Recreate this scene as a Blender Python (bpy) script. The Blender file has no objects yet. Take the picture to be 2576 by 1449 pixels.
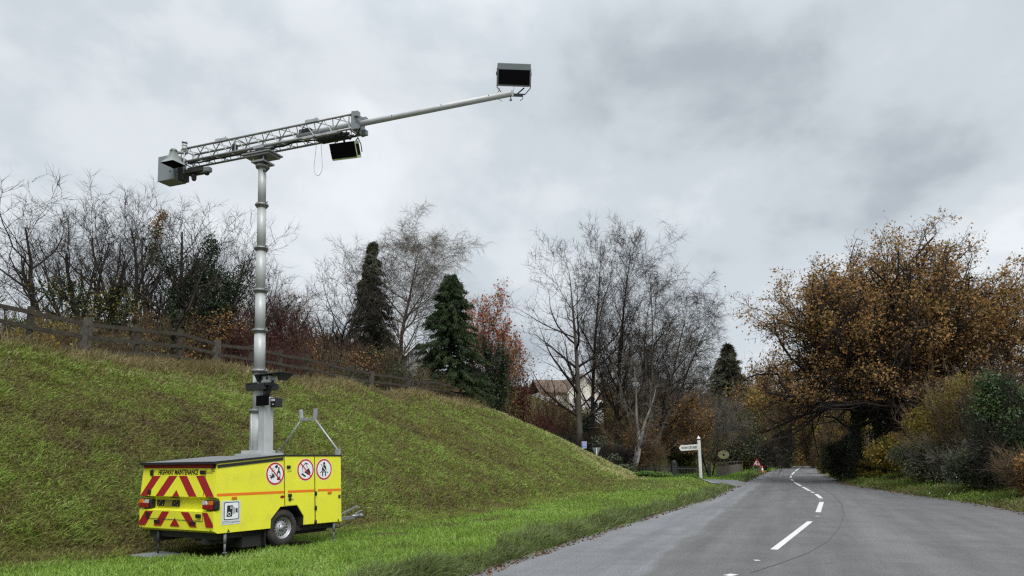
import bpy, bmesh, math, random
import numpy as np
from mathutils import Vector, Matrix

S = bpy.context.scene
COL = S.collection
R = math.radians

# ------------------------------------------------------------------ camera
F_PX, CX, CY, HOR, EYE = 1860.0, 1288.0, 1010.0, 1145.0, 1.7      # photo measured on a 2576 x 1449 copy
TH = math.atan((HOR - CY) / F_PX)
cd = bpy.data.cameras.new('camera'); cam = bpy.data.objects.new('camera', cd); COL.objects.link(cam)
cam.location = (0, 0, EYE); cam.rotation_euler = (R(90) + TH, 0, 0)
cd.sensor_width = 36; cd.lens = F_PX / 2576 * 36; cd.shift_y = (CY - 724.5) / 2576
cd.clip_start = 0.1; cd.clip_end = 3000
S.camera = cam

# ------------------------------------------------------------------ sky and sun
SUN_EL, SUN_ROT = R(50), R(160)
w = bpy.data.worlds.new('World'); S.world = w; w.use_nodes = True
nt = w.node_tree; N = nt.nodes; Lk = nt.links
for n in list(N): N.remove(n)
def nd(t, **k):
    n = N.new(t)
    for a, b in k.items(): setattr(n, a, b)
    return n
out = nd('ShaderNodeOutputWorld'); bg = nd('ShaderNodeBackground'); bg.inputs['Strength'].default_value = 0.1
sky = nd('ShaderNodeTexSky', sky_type='NISHITA', sun_disc=False, sun_elevation=SUN_EL, sun_rotation=SUN_ROT)
tc = nd('ShaderNodeTexCoord'); sep = nd('ShaderNodeSeparateXYZ'); Lk.new(tc.outputs['Generated'], sep.inputs[0])
def m(op, a, b=None, c=None):
    n = nd('ShaderNodeMath', operation=op)
    for i, v in enumerate((a, b, c)):
        if v is None: continue
        if isinstance(v, (int, float)): n.inputs[i].default_value = v
        else: Lk.new(v, n.inputs[i])
    return n.outputs[0]
zc = m('ADD', m('MAXIMUM', sep.outputs['Z'], 0.0), 0.42)                # flat cloud deck seen in perspective
cv = nd('ShaderNodeCombineXYZ')
Lk.new(m('DIVIDE', sep.outputs['X'], zc), cv.inputs[0]); Lk.new(m('DIVIDE', sep.outputs['Y'], zc), cv.inputs[1])
def noise(vec, scale, detail, rough, dist=0.0, off=(0, 0, 0), sc=(1, 1, 1)):
    mp = nd('ShaderNodeMapping'); mp.inputs['Location'].default_value = off; mp.inputs['Scale'].default_value = sc
    Lk.new(vec, mp.inputs[0])
    n = nd('ShaderNodeTexNoise'); n.inputs['Scale'].default_value = scale; n.inputs['Detail'].default_value = detail
    n.inputs['Roughness'].default_value = rough; n.inputs['Distortion'].default_value = dist
    Lk.new(mp.outputs[0], n.inputs['Vector']); return n.outputs[0]
big = noise(cv.outputs[0], 1.7, 4, 0.5, 0.2, (8.3, 5.1, 0), (1, 0.9, 1))
fine = noise(cv.outputs[0], 4.2, 9, 0.56, 0.15, (0.4, 7.7, 2.0), (1, 0.85, 1))
mixv = m('ADD', m('MULTIPLY', big, 0.62), m('MULTIPLY', fine, 0.38))
ramp = nd('ShaderNodeValToRGB'); Lk.new(mixv, ramp.inputs[0])
cr = ramp.color_ramp; cr.interpolation = 'EASE'
cr.elements[0].position = 0.36; cr.elements[0].color = (2.9, 3.2, 3.5, 1)
cr.elements[1].position = 0.64; cr.elements[1].color = (5.7, 6.0, 6.2, 1)
e = cr.elements.new(0.49); e.color = (4.25, 4.6, 4.9, 1)
e = cr.elements.new(0.56); e.color = (5.0, 5.3, 5.55, 1)
hz = m('MULTIPLY', m('POWER', m('SUBTRACT', 1.0, m('MAXIMUM', sep.outputs['Z'], 0.0)), 9.0), 0.08)   # paler near the horizon
zen = m('MULTIPLY', m('SMOOTH_MAX', m('SUBTRACT', sep.outputs['Z'], 0.52), 0.0, 0.1), 4.2)           # overcast: brighter overhead
gain = m('ADD', m('ADD', 1.0, hz), zen)
vs = nd('ShaderNodeVectorMath', operation='SCALE'); Lk.new(ramp.outputs[0], vs.inputs[0]); Lk.new(gain, vs.inputs['Scale'])
mx = nd('ShaderNodeMix', data_type='RGBA'); mx.inputs['Factor'].default_value = 0.96
Lk.new(sky.outputs[0], mx.inputs['A']); Lk.new(vs.outputs[0], mx.inputs['B'])
Lk.new(mx.outputs['Result'], bg.inputs['Color']); Lk.new(bg.outputs[0], out.inputs['Surface'])

sd = bpy.data.lights.new('sun', 'SUN'); sd.energy = 1.5; sd.angle = R(30); sd.color = (1, 0.97, 0.92)
sun = bpy.data.objects.new('sun', sd); COL.objects.link(sun)
sdir = Vector((math.cos(SUN_EL) * math.sin(SUN_ROT), math.cos(SUN_EL) * math.cos(SUN_ROT), math.sin(SUN_EL)))
sun.rotation_euler = sdir.to_track_quat('Z', 'Y').to_euler()
S.view_settings.view_transform = 'Standard'; S.view_settings.look = 'None'
S.view_settings.exposure = 0.6; S.view_settings.gamma = 1.0
S.cycles.use_denoising = False; S.cycles.filter_width = 1.3; S.cycles.sample_clamp_indirect = 4
S.cycles.max_bounces = 6; S.cycles.diffuse_bounces = 3; S.cycles.transparent_max_bounces = 4

# ------------------------------------------------------------------ helpers
def ray(px, py):
    X = (px - CX) / F_PX; Y = (CY - py) / F_PX
    return np.array([X, math.cos(TH) - Y * math.sin(TH), math.sin(TH) + Y * math.cos(TH)])
def G(px, py, z=0.0):                      # where the sight line meets the level z
    r = ray(px, py); t = (z - EYE) / r[2]; return np.array([0, 0, EYE]) + t * r
def at(px, py, Y):                         # where it meets the distance Y
    r = ray(px, py); t = Y / r[1]; return np.array([0, 0, EYE]) + t * r

MATS = {}
def mat(name, col, rough=0.6, metal=0.0, var=0.0, scale=6.0, bump=0.0, spec=0.5, dirt=None, dscale=3.0, damt=0.0, emit=None):
    mt = bpy.data.materials.new(name); mt.use_nodes = True; t = mt.node_tree; b = t.nodes['Principled BSDF']
    b.inputs['Roughness'].default_value = rough; b.inputs['Metallic'].default_value = metal
    b.inputs['Specular IOR Level'].default_value = spec
    b.inputs['Base Color'].default_value = (*col, 1)
    if var or bump or damt:
        tcn = t.nodes.new('ShaderNodeTexCoord')
        no = t.nodes.new('ShaderNodeTexNoise'); no.inputs['Scale'].default_value = scale; no.inputs['Detail'].default_value = 6
        t.links.new(tcn.outputs['Object'], no.inputs['Vector'])
        rp = t.nodes.new('ShaderNodeValToRGB'); rp.color_ramp.elements[0].position = 0.3; rp.color_ramp.elements[1].position = 0.7
        lo = tuple(c * (1 - var) for c in col); hi = tuple(min(1, c * (1 + var)) for c in col)
        rp.color_ramp.elements[0].color = (*lo, 1); rp.color_ramp.elements[1].color = (*hi, 1)
        t.links.new(no.outputs[0], rp.inputs[0]); colout = rp.outputs[0]
        if damt:
            n2 = t.nodes.new('ShaderNodeTexNoise'); n2.inputs['Scale'].default_value = dscale; n2.inputs['Detail'].default_value = 8; n2.inputs['Roughness'].default_value = 0.7
            t.links.new(tcn.outputs['Object'], n2.inputs['Vector'])
            r2 = t.nodes.new('ShaderNodeValToRGB'); r2.color_ramp.elements[0].position = 0.5; r2.color_ramp.elements[1].position = 0.75
            r2.color_ramp.elements[0].color = (0, 0, 0, 1); r2.color_ramp.elements[1].color = (damt, damt, damt, 1)
            t.links.new(n2.outputs[0], r2.inputs[0])
            mxn = t.nodes.new('ShaderNodeMix'); mxn.data_type = 'RGBA'; mxn.inputs['B'].default_value = (*(dirt or (0.1, 0.08, 0.05)), 1)
            t.links.new(r2.outputs[0], mxn.inputs['Factor']); t.links.new(colout, mxn.inputs['A']); colout = mxn.outputs['Result']
        t.links.new(colout, b.inputs['Base Color'])
        if bump:
            bp = t.nodes.new('ShaderNodeBump'); bp.inputs['Strength'].default_value = bump; bp.inputs['Distance'].default_value = 0.02
            t.links.new(no.outputs[0], bp.inputs['Height']); t.links.new(bp.outputs[0], b.inputs['Normal'])
    MATS[name] = mt; return mt
def leafmat(name, cols, rough=0.7, trans=0.25, spec=0.25):          # colour picked leaf by leaf from a stored random number
    mt = bpy.data.materials.new(name); mt.use_nodes = True; t = mt.node_tree; b = t.nodes['Principled BSDF']
    a = t.nodes.new('ShaderNodeAttribute'); a.attribute_name = 'rnd'
    rp = t.nodes.new('ShaderNodeValToRGB'); els = rp.color_ramp.elements
    n = len(cols)
    while len(els) < n: els.new(0.5)
    for i, c in enumerate(cols): els[i].position = i / max(1, n - 1); els[i].color = (*c, 1)
    t.links.new(a.outputs['Fac'], rp.inputs[0]); t.links.new(rp.outputs[0], b.inputs['Base Color'])
    b.inputs['Roughness'].default_value = rough; b.inputs['Specular IOR Level'].default_value = spec
    if trans:
        tr = t.nodes.new('ShaderNodeBsdfTranslucent'); t.links.new(rp.outputs[0], tr.inputs['Color'])
        ms = t.nodes.new('ShaderNodeMixShader'); ms.inputs[0].default_value = trans
        t.links.new(b.outputs[0], ms.inputs[1]); t.links.new(tr.outputs[0], ms.inputs[2])
        t.links.new(ms.outputs[0], t.nodes['Material Output'].inputs['Surface'])
    MATS[name] = mt; return mt

def tag(o, label=None, cat=None, group=None, kind=None):
    if label: o['label'] = label
    if cat: o['category'] = cat
    if group: o['group'] = group
    if kind: o['kind'] = kind
    return o
def thing(name, label, cat, loc=(0, 0, 0), rz=0.0, group=None):
    o = bpy.data.objects.new(name, None); COL.objects.link(o); o.empty_display_size = 0.3
    o.location = loc; o.rotation_euler = (0, 0, rz); return tag(o, label, cat, group)
def link(name, me, mats, parent=None):
    o = bpy.data.objects.new(name, me); COL.objects.link(o)
    for q in (mats if isinstance(mats, (list, tuple)) else [mats]): me.materials.append(q)
    if parent: o.parent = parent
    return o
def dup(root, **k):
    c = root.copy(); COL.objects.link(c)
    for ch in root.children:
        d = ch.copy(); COL.objects.link(d); d.parent = c
        for g in ch.children:
            h = g.copy(); COL.objects.link(h); h.parent = d
    for a, b in k.items(): setattr(c, a, b)
    return c

class MB:
    """collects shapes and links them as one mesh object"""
    def __init__(s): s.v = []; s.f = []; s.mi = []; s.sm = []; s.m = 0; s.smooth = False
    def add(s, vs, fs):
        k = len(s.v); s.v += [tuple(map(float, q)) for q in vs]
        for q in fs: s.f.append([k + i for i in q]); s.mi.append(s.m); s.sm.append(s.smooth)
        return s
    def box(s, lo, hi, rot=None, piv=None):
        (a, b, c), (d, e, g) = lo, hi
        vs = [Vector(q) for q in ((a, b, c), (d, b, c), (d, e, c), (a, e, c), (a, b, g), (d, b, g), (d, e, g), (a, e, g))]
        if rot is not None:
            p = Vector(piv) if piv is not None else (vs[0] + vs[6]) / 2
            vs = [p + rot @ (q - p) for q in vs]
        return s.add(vs, [(0, 3, 2, 1), (4, 5, 6, 7), (0, 1, 5, 4), (1, 2, 6, 5), (2, 3, 7, 6), (3, 0, 4, 7)])
    def bevbox(s, lo, hi, b=0.01):
        bm = bmesh.new(); bmesh.ops.create_cube(bm, size=1)
        for q in bm.verts: q.co = Vector([lo[i] + (q.co[i] + 0.5) * (hi[i] - lo[i]) for i in range(3)])
        bmesh.ops.bevel(bm, geom=bm.edges[:], offset=b, segments=2, profile=0.5, affect='EDGES')
        bm.verts.index_update(); s.add([q.co for q in bm.verts], [[q.index for q in f.verts] for f in bm.faces]); bm.free(); return s
    def cyl(s, p0, p1, r0, r1=None, n=12, cap=True):
        p0, p1 = Vector(p0), Vector(p1); r1 = r0 if r1 is None else r1
        d = (p1 - p0).normalized(); a = d.orthogonal().normalized(); b = d.cross(a)
        vs = [p0 + (a * math.cos(2 * math.pi * i / n) + b * math.sin(2 * math.pi * i / n)) * r0 for i in range(n)]
        vs += [p1 + (a * math.cos(2 * math.pi * i / n) + b * math.sin(2 * math.pi * i / n)) * r1 for i in range(n)]
        sm = s.smooth; s.smooth = n > 6
        k = len(s.v); s.add(vs, [(i, (i + 1) % n, n + (i + 1) % n, n + i) for i in range(n)])
        s.smooth = False
        if cap:
            s.f += [[k + i for i in reversed(range(n))], [k + n + i for i in range(n)]]; s.mi += [s.m] * 2; s.sm += [False] * 2
        s.smooth = sm; return s
    def tube(s, pts, r, n=8):
        for a, b in zip(pts, pts[1:]): s.cyl(a, b, r, n=n)
        return s
    def prism(s, pts, h, fn):               # outline pts (2D) between depths h[0] and h[1]; fn maps (a, b, depth) to xyz
        n = len(pts); vs = [fn(a, b, h[0]) for a, b in pts] + [fn(a, b, h[1]) for a, b in pts]
        return s.add(vs, [list(range(n))[::-1], list(range(n, 2 * n))] + [(i, (i + 1) % n, n + (i + 1) % n, n + i) for i in range(n)])
    def flat(s, pts, fn, d): return s.add([fn(a, b, d) for a, b in pts], [list(range(len(pts)))])
    def lathe(s, prof, o, ax, n=24, closed=False):     # prof: (radius, along)
        o, ax = Vector(o), Vector(ax).normalized(); a = ax.orthogonal().normalized(); b = ax.cross(a); k = len(prof)
        vs = [o + ax * h + (a * math.cos(2 * math.pi * i / n) + b * math.sin(2 * math.pi * i / n)) * r for i in range(n) for r, h in prof]
        fs = [(i * k + j, i * k + j + 1, ((i + 1) % n) * k + j + 1, ((i + 1) % n) * k + j) for i in range(n) for j in range(k - 1)]
        sm = s.smooth; s.smooth = True; s.add(vs, fs); s.smooth = sm; return s
    def build(s, name, mats, parent=None, xf=None, bevel=0.0):
        me = bpy.data.meshes.new(name)
        vs = [xf @ Vector(q) for q in s.v] if xf is not None else s.v
        me.from_pydata([tuple(q) for q in vs], [], s.f)
        me.polygons.foreach_set('material_index', s.mi); me.polygons.foreach_set('use_smooth', s.sm)
        bm = bmesh.new(); bm.from_mesh(me); bmesh.ops.recalc_face_normals(bm, faces=bm.faces[:])
        if bevel:
            eds = [e for e in bm.edges if len(e.link_faces) == 2 and e.calc_face_angle(0) > 0.6]
            bmesh.ops.bevel(bm, geom=eds, offset=bevel, segments=1, affect='EDGES')
        bm.to_mesh(me); bm.free(); me.update()
        return link(name, me, mats, parent)

def bigmesh(name, V, Fc, mats, parent=None, rnd=None, smooth=False, mi=None):
    """fast mesh from arrays; Fc is (n, 3) or (n, 4)"""
    me = bpy.data.meshes.new(name); V = np.asarray(V, np.float32); Fc = np.asarray(Fc, np.int32); n, k = Fc.shape
    me.vertices.add(len(V)); me.vertices.foreach_set('co', V.ravel())
    me.loops.add(n * k); me.loops.foreach_set('vertex_index', Fc.ravel())
    me.polygons.add(n); me.polygons.foreach_set('loop_start', np.arange(0, n * k, k, dtype=np.int32))
    me.polygons.foreach_set('loop_total', np.full(n, k, np.int32))
    if smooth: me.polygons.foreach_set('use_smooth', np.ones(n, bool))
    if mi is not None: me.polygons.foreach_set('material_index', np.asarray(mi, np.int32))
    if rnd is not None:
        a = me.attributes.new('rnd', 'FLOAT', 'POINT'); a.data.foreach_set('value', np.asarray(rnd, np.float32))
    me.update(calc_edges=True)
    return link(name, me, mats, parent)

# ------------------------------------------------------------------ road frame: u runs along the road, v to its left
EU = np.array([0.36, 0.933]); EU /= np.linalg.norm(EU); EV = np.array([-EU[1], EU[0]])
def uv(x, y): return x * EU[0] + y * EU[1], x * EV[0] + y * EV[1]
def xy(u, v): return u * EU[0] + v * EV[0], u * EU[1] + v * EV[1]
def edge(pix, before, after):
    q = [uv(*G(px, py)[:2]) for px, py in pix]
    q = before + q + after
    q = np.array(sorted(q)); return q[:, 0], q[:, 1]
LE = edge([(1165, 1449), (1330, 1394), (1485, 1346), (1688, 1282), (1775, 1258), (1822, 1238)], [(-40, 4.6), (0, 4.45)], [])
le2 = [uv(*G(px, py)[:2]) for px, py in [(1893, 1203), (1925, 1189), (1965, 1178)]]
LEu = np.concatenate([LE[0], [q[0] for q in le2], [130, 150]]); LEv = np.concatenate([LE[1], [q[1] for q in le2], [0.5, -8]])
REu, REv = edge([(2576, 1289), (2440, 1264), (2300, 1245), (2150, 1222), (2085, 1199), (2068, 1184)], [(-40, -9), (5, -9), (15, -8)], [(128, -3.4), (150, -14)])
def vl(u): return np.interp(u, LEu, LEv)
def vr(u): return np.interp(u, REu, REv)
def sstep(x, a, b):
    t = np.clip((x - a) / (b - a), 0, 1); return t * t * (3 - 2 * t)
def vtoe(u): return np.interp(u, [-20, 0, 7, 10, 14, 20, 30, 42, 60], [17, 13.4, 11.9, 11.3, 10.2, 9.5, 9.1, 8.7, 8.5])
rs = np.random.RandomState(5)
_lump = [(rs.uniform(0.25, 1.4), rs.uniform(0, 6.28), rs.uniform(0, 6.28)) for _ in range(14)]
def lumps(u, v):
    z = 0
    for k, a, p in _lump: z = z + np.sin(k * (u * math.cos(a) + v * math.sin(a)) * 2.2 + p) / (1 + 1.5 * k)
    return z * 0.055
def gz(x, y):
    x = np.asarray(x, float); y = np.asarray(y, float); u, v = uv(x, y)
    L, Rr, T = vl(u), vr(u), vtoe(u)
    z = np.full(x.shape, -0.05)
    dl = v - L
    left = -0.05 + 0.15 * sstep(dl, -0.05, 0.45) - 0.13 * sstep(dl, 1.5, np.maximum(T - L, 1.6))
    top = np.interp(u, [0, 8, 14, 20, 30, 40], [4.8, 4.95, 5.0, 5.2, 5.3, 5.45])
    W = 20.6 - T
    t = np.clip((v - T) / W, 0, 1)
    prof = t + 0.07 * np.sin(np.pi * t)
    prof = np.where(t < 0.08, prof * t / 0.08 * (0.5 + 0.5 * t / 0.08), prof)
    prof = prof - 0.10 * sstep(t, 0.86, 1.0)
    plateau = np.clip(v - 20.6, 0, 200) * 0.035
    endf = 1 - sstep(u, 43.5, 53.5)
    bank = (prof * top + plateau) * endf
    hill = np.clip((v - 8) * 0.36, 0, 12) * sstep(u, 57, 74) + np.clip(v - 42, 0, 150) * 0.06 * sstep(u, 54, 70)
    left = left + bank + hill
    left = left + 0.38 * sstep(dl, 0.7, 2.6) * sstep(u, 33, 38.5) * (1 - sstep(u, 42.5, 46)) * (1 - sstep(v, T - .5, T + 1.5))
    left = left + lumps(u, v) * sstep(v - T, 0.0, 1.5) * 1.2
    dr = Rr - v
    right = -0.05 + 0.22 * sstep(dr, -0.05, 0.8) + 0.35 * sstep(dr, 1.0, 4.0) + np.clip(dr - 5, 0, 100) * 0.03
    z = np.where(dl > -0.06, left, z); z = np.where(dr > -0.06, right, z)
    far = np.clip(u - 128, 0, 300)
    return z + far * 0.05 * sstep(u, 128, 170)
def onground(px, Y, lift=0.0):
    x = (px - CX) / F_PX * Y * (math.cos(TH) + math.sin(TH) * math.tan(TH)) ; p = at(px, 1145, Y)
    return (float(p[0]), float(Y), float(gz(p[0], Y)) + lift)

# ------------------------------------------------------------------ materials
def ground_material():
    mt = bpy.data.materials.new('soil_and_turf'); mt.use_nodes = True; t = mt.node_tree; b = t.nodes['Principled BSDF']
    tcn = t.nodes.new('ShaderNodeTexCoord')
    def nz(s, d=8, r=0.65):
        n = t.nodes.new('ShaderNodeTexNoise'); n.inputs['Scale'].default_value = s; n.inputs['Detail'].default_value = d; n.inputs['Roughness'].default_value = r
        t.links.new(tcn.outputs['Object'], n.inputs['Vector']); return n.outputs[0]
    rp = t.nodes.new('ShaderNodeValToRGB'); els = rp.color_ramp.elements
    els[0].position = 0.33; els[0].color = (0.05, 0.042, 0.022, 1); els[1].position = 0.68; els[1].color = (0.125, 0.125, 0.034, 1)
    e = els.new(0.48); e.color = (0.085, 0.08, 0.027, 1)
    t.links.new(nz(2.2), rp.inputs[0])
    r2 = t.nodes.new('ShaderNodeValToRGB'); r2.color_ramp.elements[0].position = 0.35; r2.color_ramp.elements[1].position = 0.7
    r2.color_ramp.elements[0].color = (0.45, 0.45, 0.45, 1); r2.color_ramp.elements[1].color = (1.35, 1.35, 1.3, 1)
    t.links.new(nz(18), r2.inputs[0])
    mu = t.nodes.new('ShaderNodeMix'); mu.data_type = 'RGBA'; mu.blend_type = 'MULTIPLY'; mu.inputs['Factor'].default_value = 1
    t.links.new(rp.outputs[0], mu.inputs['A']); t.links.new(r2.outputs[0], mu.inputs['B']); t.links.new(mu.outputs['Result'], b.inputs['Base Color'])
    bp = t.nodes.new('ShaderNodeBump'); bp.inputs['Strength'].default_value = 0.8; bp.inputs['Distance'].default_value = 0.05
    t.links.new(nz(25), bp.inputs['Height']); t.links.new(bp.outputs[0], b.inputs['Normal'])
    b.inputs['Roughness'].default_value = 0.95; b.inputs['Specular IOR Level'].default_value = 0.1
    return mt
def asphalt_material():
    mt = bpy.data.materials.new('asphalt'); mt.use_nodes = True; t = mt.node_tree; b = t.nodes['Principled BSDF']
    at_ = t.nodes.new('ShaderNodeAttribute'); at_.attribute_name = 'across'
    tcn = t.nodes.new('ShaderNodeTexCoord')
    def nz(s, d=6, r=0.6, src=None):
        n = t.nodes.new('ShaderNodeTexNoise'); n.inputs['Scale'].default_value = s; n.inputs['Detail'].default_value = d; n.inputs['Roughness'].default_value = r
        t.links.new(tcn.outputs['Object'], n.inputs['Vector']); return n.outputs[0]
    def mth(op, a, b_):
        n = t.nodes.new('ShaderNodeMath'); n.operation = op
        for i, q in enumerate((a, b_)):
            if isinstance(q, (int, float)): n.inputs[i].default_value = q
            else: t.links.new(q, n.inputs[i])
        return n.outputs[0]
    def mixc(f, a, b_, blend='MIX'):
        n = t.nodes.new('ShaderNodeMix'); n.data_type = 'RGBA'; n.blend_type = blend
        for k, q in (('Factor', f), ('A', a), ('B', b_)):
            if isinstance(q, (int, float)): n.inputs[k].default_value = q
            elif isinstance(q, tuple): n.inputs[k].default_value = (*q, 1)
            else: t.links.new(q, n.inputs[k])
        return n.outputs['Result']
    def rmp(v, a, b_, ca, cb):
        n = t.nodes.new('ShaderNodeValToRGB'); n.color_ramp.elements[0].position = a; n.color_ramp.elements[1].position = b_
        n.color_ramp.elements[0].color = (ca,) * 3 + (1,); n.color_ramp.elements[1].color = (cb,) * 3 + (1,)
        t.links.new(v, n.inputs[0]); return n.outputs[0]
    wob = mth('ADD', at_.outputs['Fac'], mth('MULTIPLY', mth('SUBTRACT', nz(0.25, 4), 0.5), 0.9))
    # older pale surface along the left side, a newer dark one in the middle
    c = mixc(rmp(mth('MULTIPLY', wob, 0.1), 0.205, 0.222, 0, 1), (0.118, 0.115, 0.114), (0.165, 0.168, 0.174))
    c = mixc(rmp(mth('MULTIPLY', mth('ABSOLUTE', mth('ADD', wob, 1.7), 0), 0.1), 0.01, 0.09, 0.45, 0), c, (0.15, 0.148, 0.145))
    c = mixc(rmp(mth('MULTIPLY', mth('ADD', wob, 10), 0.1), 0.28, 0.46, 0.85, 0), c, (0.088, 0.076, 0.072))  # muddy right margin
    al = t.nodes.new('ShaderNodeAttribute'); al.attribute_name = 'along'
    cb = t.nodes.new('ShaderNodeCombineXYZ'); t.links.new(at_.outputs['Fac'], cb.inputs[0]); t.links.new(mth('MULTIPLY', al.outputs['Fac'], 0.06), cb.inputs[1])
    st = t.nodes.new('ShaderNodeTexNoise'); st.inputs['Scale'].default_value = 1.6; st.inputs['Detail'].default_value = 7; st.inputs['Roughness'].default_value = 0.62; t.links.new(cb.outputs[0], st.inputs['Vector'])
    c = mixc(1.0, c, rmp(st.outputs[0], 0.3, 0.7, 0.76, 1.2), 'MULTIPLY')
    c = mixc(1.0, c, rmp(nz(0.8, 7, .7), 0.3, 0.7, 0.80, 1.14), 'MULTIPLY')
    c = mixc(1.0, c, rmp(nz(30, 3, 0.85), 0.3, 0.72, 0.5, 1.45), 'MULTIPLY')
    c = mixc(rmp(nz(48, 2, 0.7), 0.66, 0.72, 0, .6), c, (0.33, 0.32, 0.31))
    vo = t.nodes.new('ShaderNodeTexVoronoi'); vo.feature = 'DISTANCE_TO_EDGE'; vo.inputs['Scale'].default_value = 0.22
    wv = t.nodes.new('ShaderNodeVectorMath'); wv.operation = 'ADD'; nn = t.nodes.new('ShaderNodeTexNoise'); nn.inputs['Scale'].default_value = 1.2; nn.inputs['Detail'].default_value = 6
    t.links.new(tcn.outputs['Object'], nn.inputs['Vector']); t.links.new(tcn.outputs['Object'], wv.inputs[0]); t.links.new(nn.outputs['Color'], wv.inputs[1]); t.links.new(wv.outputs[0], vo.inputs['Vector'])
    c = mixc(mth('MULTIPLY', rmp(vo.outputs['Distance'], 0.002, 0.006, 1, 0), rmp(nz(0.35, 3), 0.5, 0.6, 0, .3)), c, (0.035, 0.033, 0.032))
    t.links.new(c, b.inputs['Base Color'])
    bp = t.nodes.new('ShaderNodeBump'); bp.inputs['Strength'].default_value = 0.5; bp.inputs['Distance'].default_value = 0.01
    t.links.new(nz(70, 3, 0.8), bp.inputs['Height']); t.links.new(bp.outputs[0], b.inputs['Normal'])
    b.inputs['Roughness'].default_value = 0.78; b.inputs['Specular IOR Level'].default_value = 0.35
    return mt
M = MATS
M_GROUND, M_ROAD = ground_material(), asphalt_material()
mat('road_paint', (0.62, 0.62, 0.59), 0.6, var=0.12, scale=9, damt=0.95, dirt=(0.12, 0.12, 0.12), dscale=9)
mat('yellow_paint', (0.80, 0.785, 0.04), 0.42, var=0.03, scale=2, damt=0.30, dirt=(0.40, 0.35, 0.09), dscale=3.0)
mat('red_film', (0.33, 0.010, 0.018), 0.45, var=0.1, scale=8)
mat('black_rubber', (0.012, 0.012, 0.013), 0.6); mat('black_plastic', (0.015, 0.015, 0.017), 0.4)
mat('tyre_rubber', (0.028, 0.026, 0.025), 0.85, var=0.3, scale=10, damt=0.7, dirt=(0.10, 0.06, 0.045), dscale=5)
mat('steel_rim', (0.42, 0.42, 0.43), 0.45, 0.6, var=0.15, scale=14)
mat('galvanised', (0.40, 0.41, 0.43), 0.5, 0.5, var=0.2, scale=9)
mat('mast_paint', (0.45, 0.47, 0.47), 0.45, 0.15, var=0.06, scale=4, damt=0.35, dirt=(0.28, 0.29, 0.29), dscale=3)
mat('alu', (0.27, 0.275, 0.27), 0.45, 0.6, var=0.12, scale=8)
mat('grey_box', (0.20, 0.225, 0.235), 0.5, var=0.06, scale=4)
mat('grey_horn', (0.23, 0.26, 0.25), 0.5, var=0.06, scale=4)
mat('lid_grey', (0.16, 0.165, 0.17), 0.55, var=0.12, scale=5)
mat('orange_film', (0.80, 0.19, 0.008), 0.4); mat('amber_lens', (0.65, 0.16, 0.02), 0.25)
mat('red_lens', (0.26, 0.012, 0.014), 0.2); mat('clear_lens', (0.5, 0.48, 0.48), 0.2)
mat('white_film', (0.80, 0.82, 0.84), 0.45, var=0.03, scale=6); mat('pale_plate', (0.62, 0.64, 0.66), 0.5, var=0.05, scale=5)
mat('dark_glass', (0.003, 0.003, 0.004), 0.7, spec=0.05); mat('pad_grey', (0.17, 0.18, 0.19), 0.7, var=0.2, scale=8)
mat('underside', (0.02, 0.02, 0.018), 0.8); mat('hatch_yellow', (0.45, 0.42, 0.05), 0.5)
mat('mirror_white', (0.78, 0.78, 0.78), 0.4); mat('lime_edge', (0.45, 0.55, 0.25), 0.5)
mat('fence_wood', (0.045, 0.037, 0.027), 0.9, var=0.4, scale=7, bump=0.5, damt=0.6, dirt=(0.035, 0.037, 0.022), dscale=3)
mat('fence_pale', (0.08, 0.07, 0.055), 0.9, var=0.35, scale=7, bump=0.5)
mat('dark_board', (0.115, 0.095, 0.072), 0.9, var=0.4, scale=5, bump=0.4)
mat('post_dark', (0.03, 0.032, 0.032), 0.7, var=0.3, scale=6); mat('rail_paint', (0.085, 0.088, 0.085), 0.6)
mat('sign_white', (0.78, 0.79, 0.74), 0.5, var=0.08, scale=5, damt=0.3, dirt=(0.3, 0.32, 0.2), dscale=4)
mat('sign_blue', (0.03, 0.10, 0.42), 0.4); mat('sign_back', (0.30, 0.33, 0.34), 0.5, 0.4, var=0.15, scale=6)
mat('sign_red', (0.55, 0.015, 0.02), 0.4); mat('cone_orange', (0.75, 0.10, 0.03), 0.5)
mat('cream_disc', (0.42, 0.40, 0.22), 0.6, var=0.15, scale=5)
mat('house_wall', (0.70, 0.66, 0.60), 0.8, var=0.06, scale=2); mat('house_roof', (0.11, 0.075, 0.055), 0.85, var=0.3, scale=4)
mat('slate_roof', (0.22, 0.23, 0.25), 0.8, var=0.15, scale=3); mat('window_dark', (0.03, 0.035, 0.045), 0.15)

# ------------------------------------------------------------------ ground, road, side road
gu = np.concatenate([np.linspace(-60, 4, 24), np.linspace(4.35, 60, 160), np.linspace(60.6, 140, 100), np.linspace(143, 520, 40)])
gv = np.concatenate([np.linspace(-260, -20, 24), np.linspace(-19, -1.2, 60), np.linspace(-0.9, 24, 150), np.linspace(24.6, 60, 40), np.linspace(64, 300, 24)])
UU, VV = np.meshgrid(gu, gv, indexing='ij'); XX, YY = xy(UU, VV); ZZ = gz(XX, YY)
nu, nv = UU.shape; idx = np.arange(nu * nv).reshape(nu, nv)
Fq = np.stack([idx[:-1, :-1], idx[1:, :-1], idx[1:, 1:], idx[:-1, 1:]], -1).reshape(-1, 4)
g = bigmesh('ground', np.stack([XX, YY, ZZ], -1).reshape(-1, 3), Fq, M_GROUND, smooth=True); tag(g, kind='structure')

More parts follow.
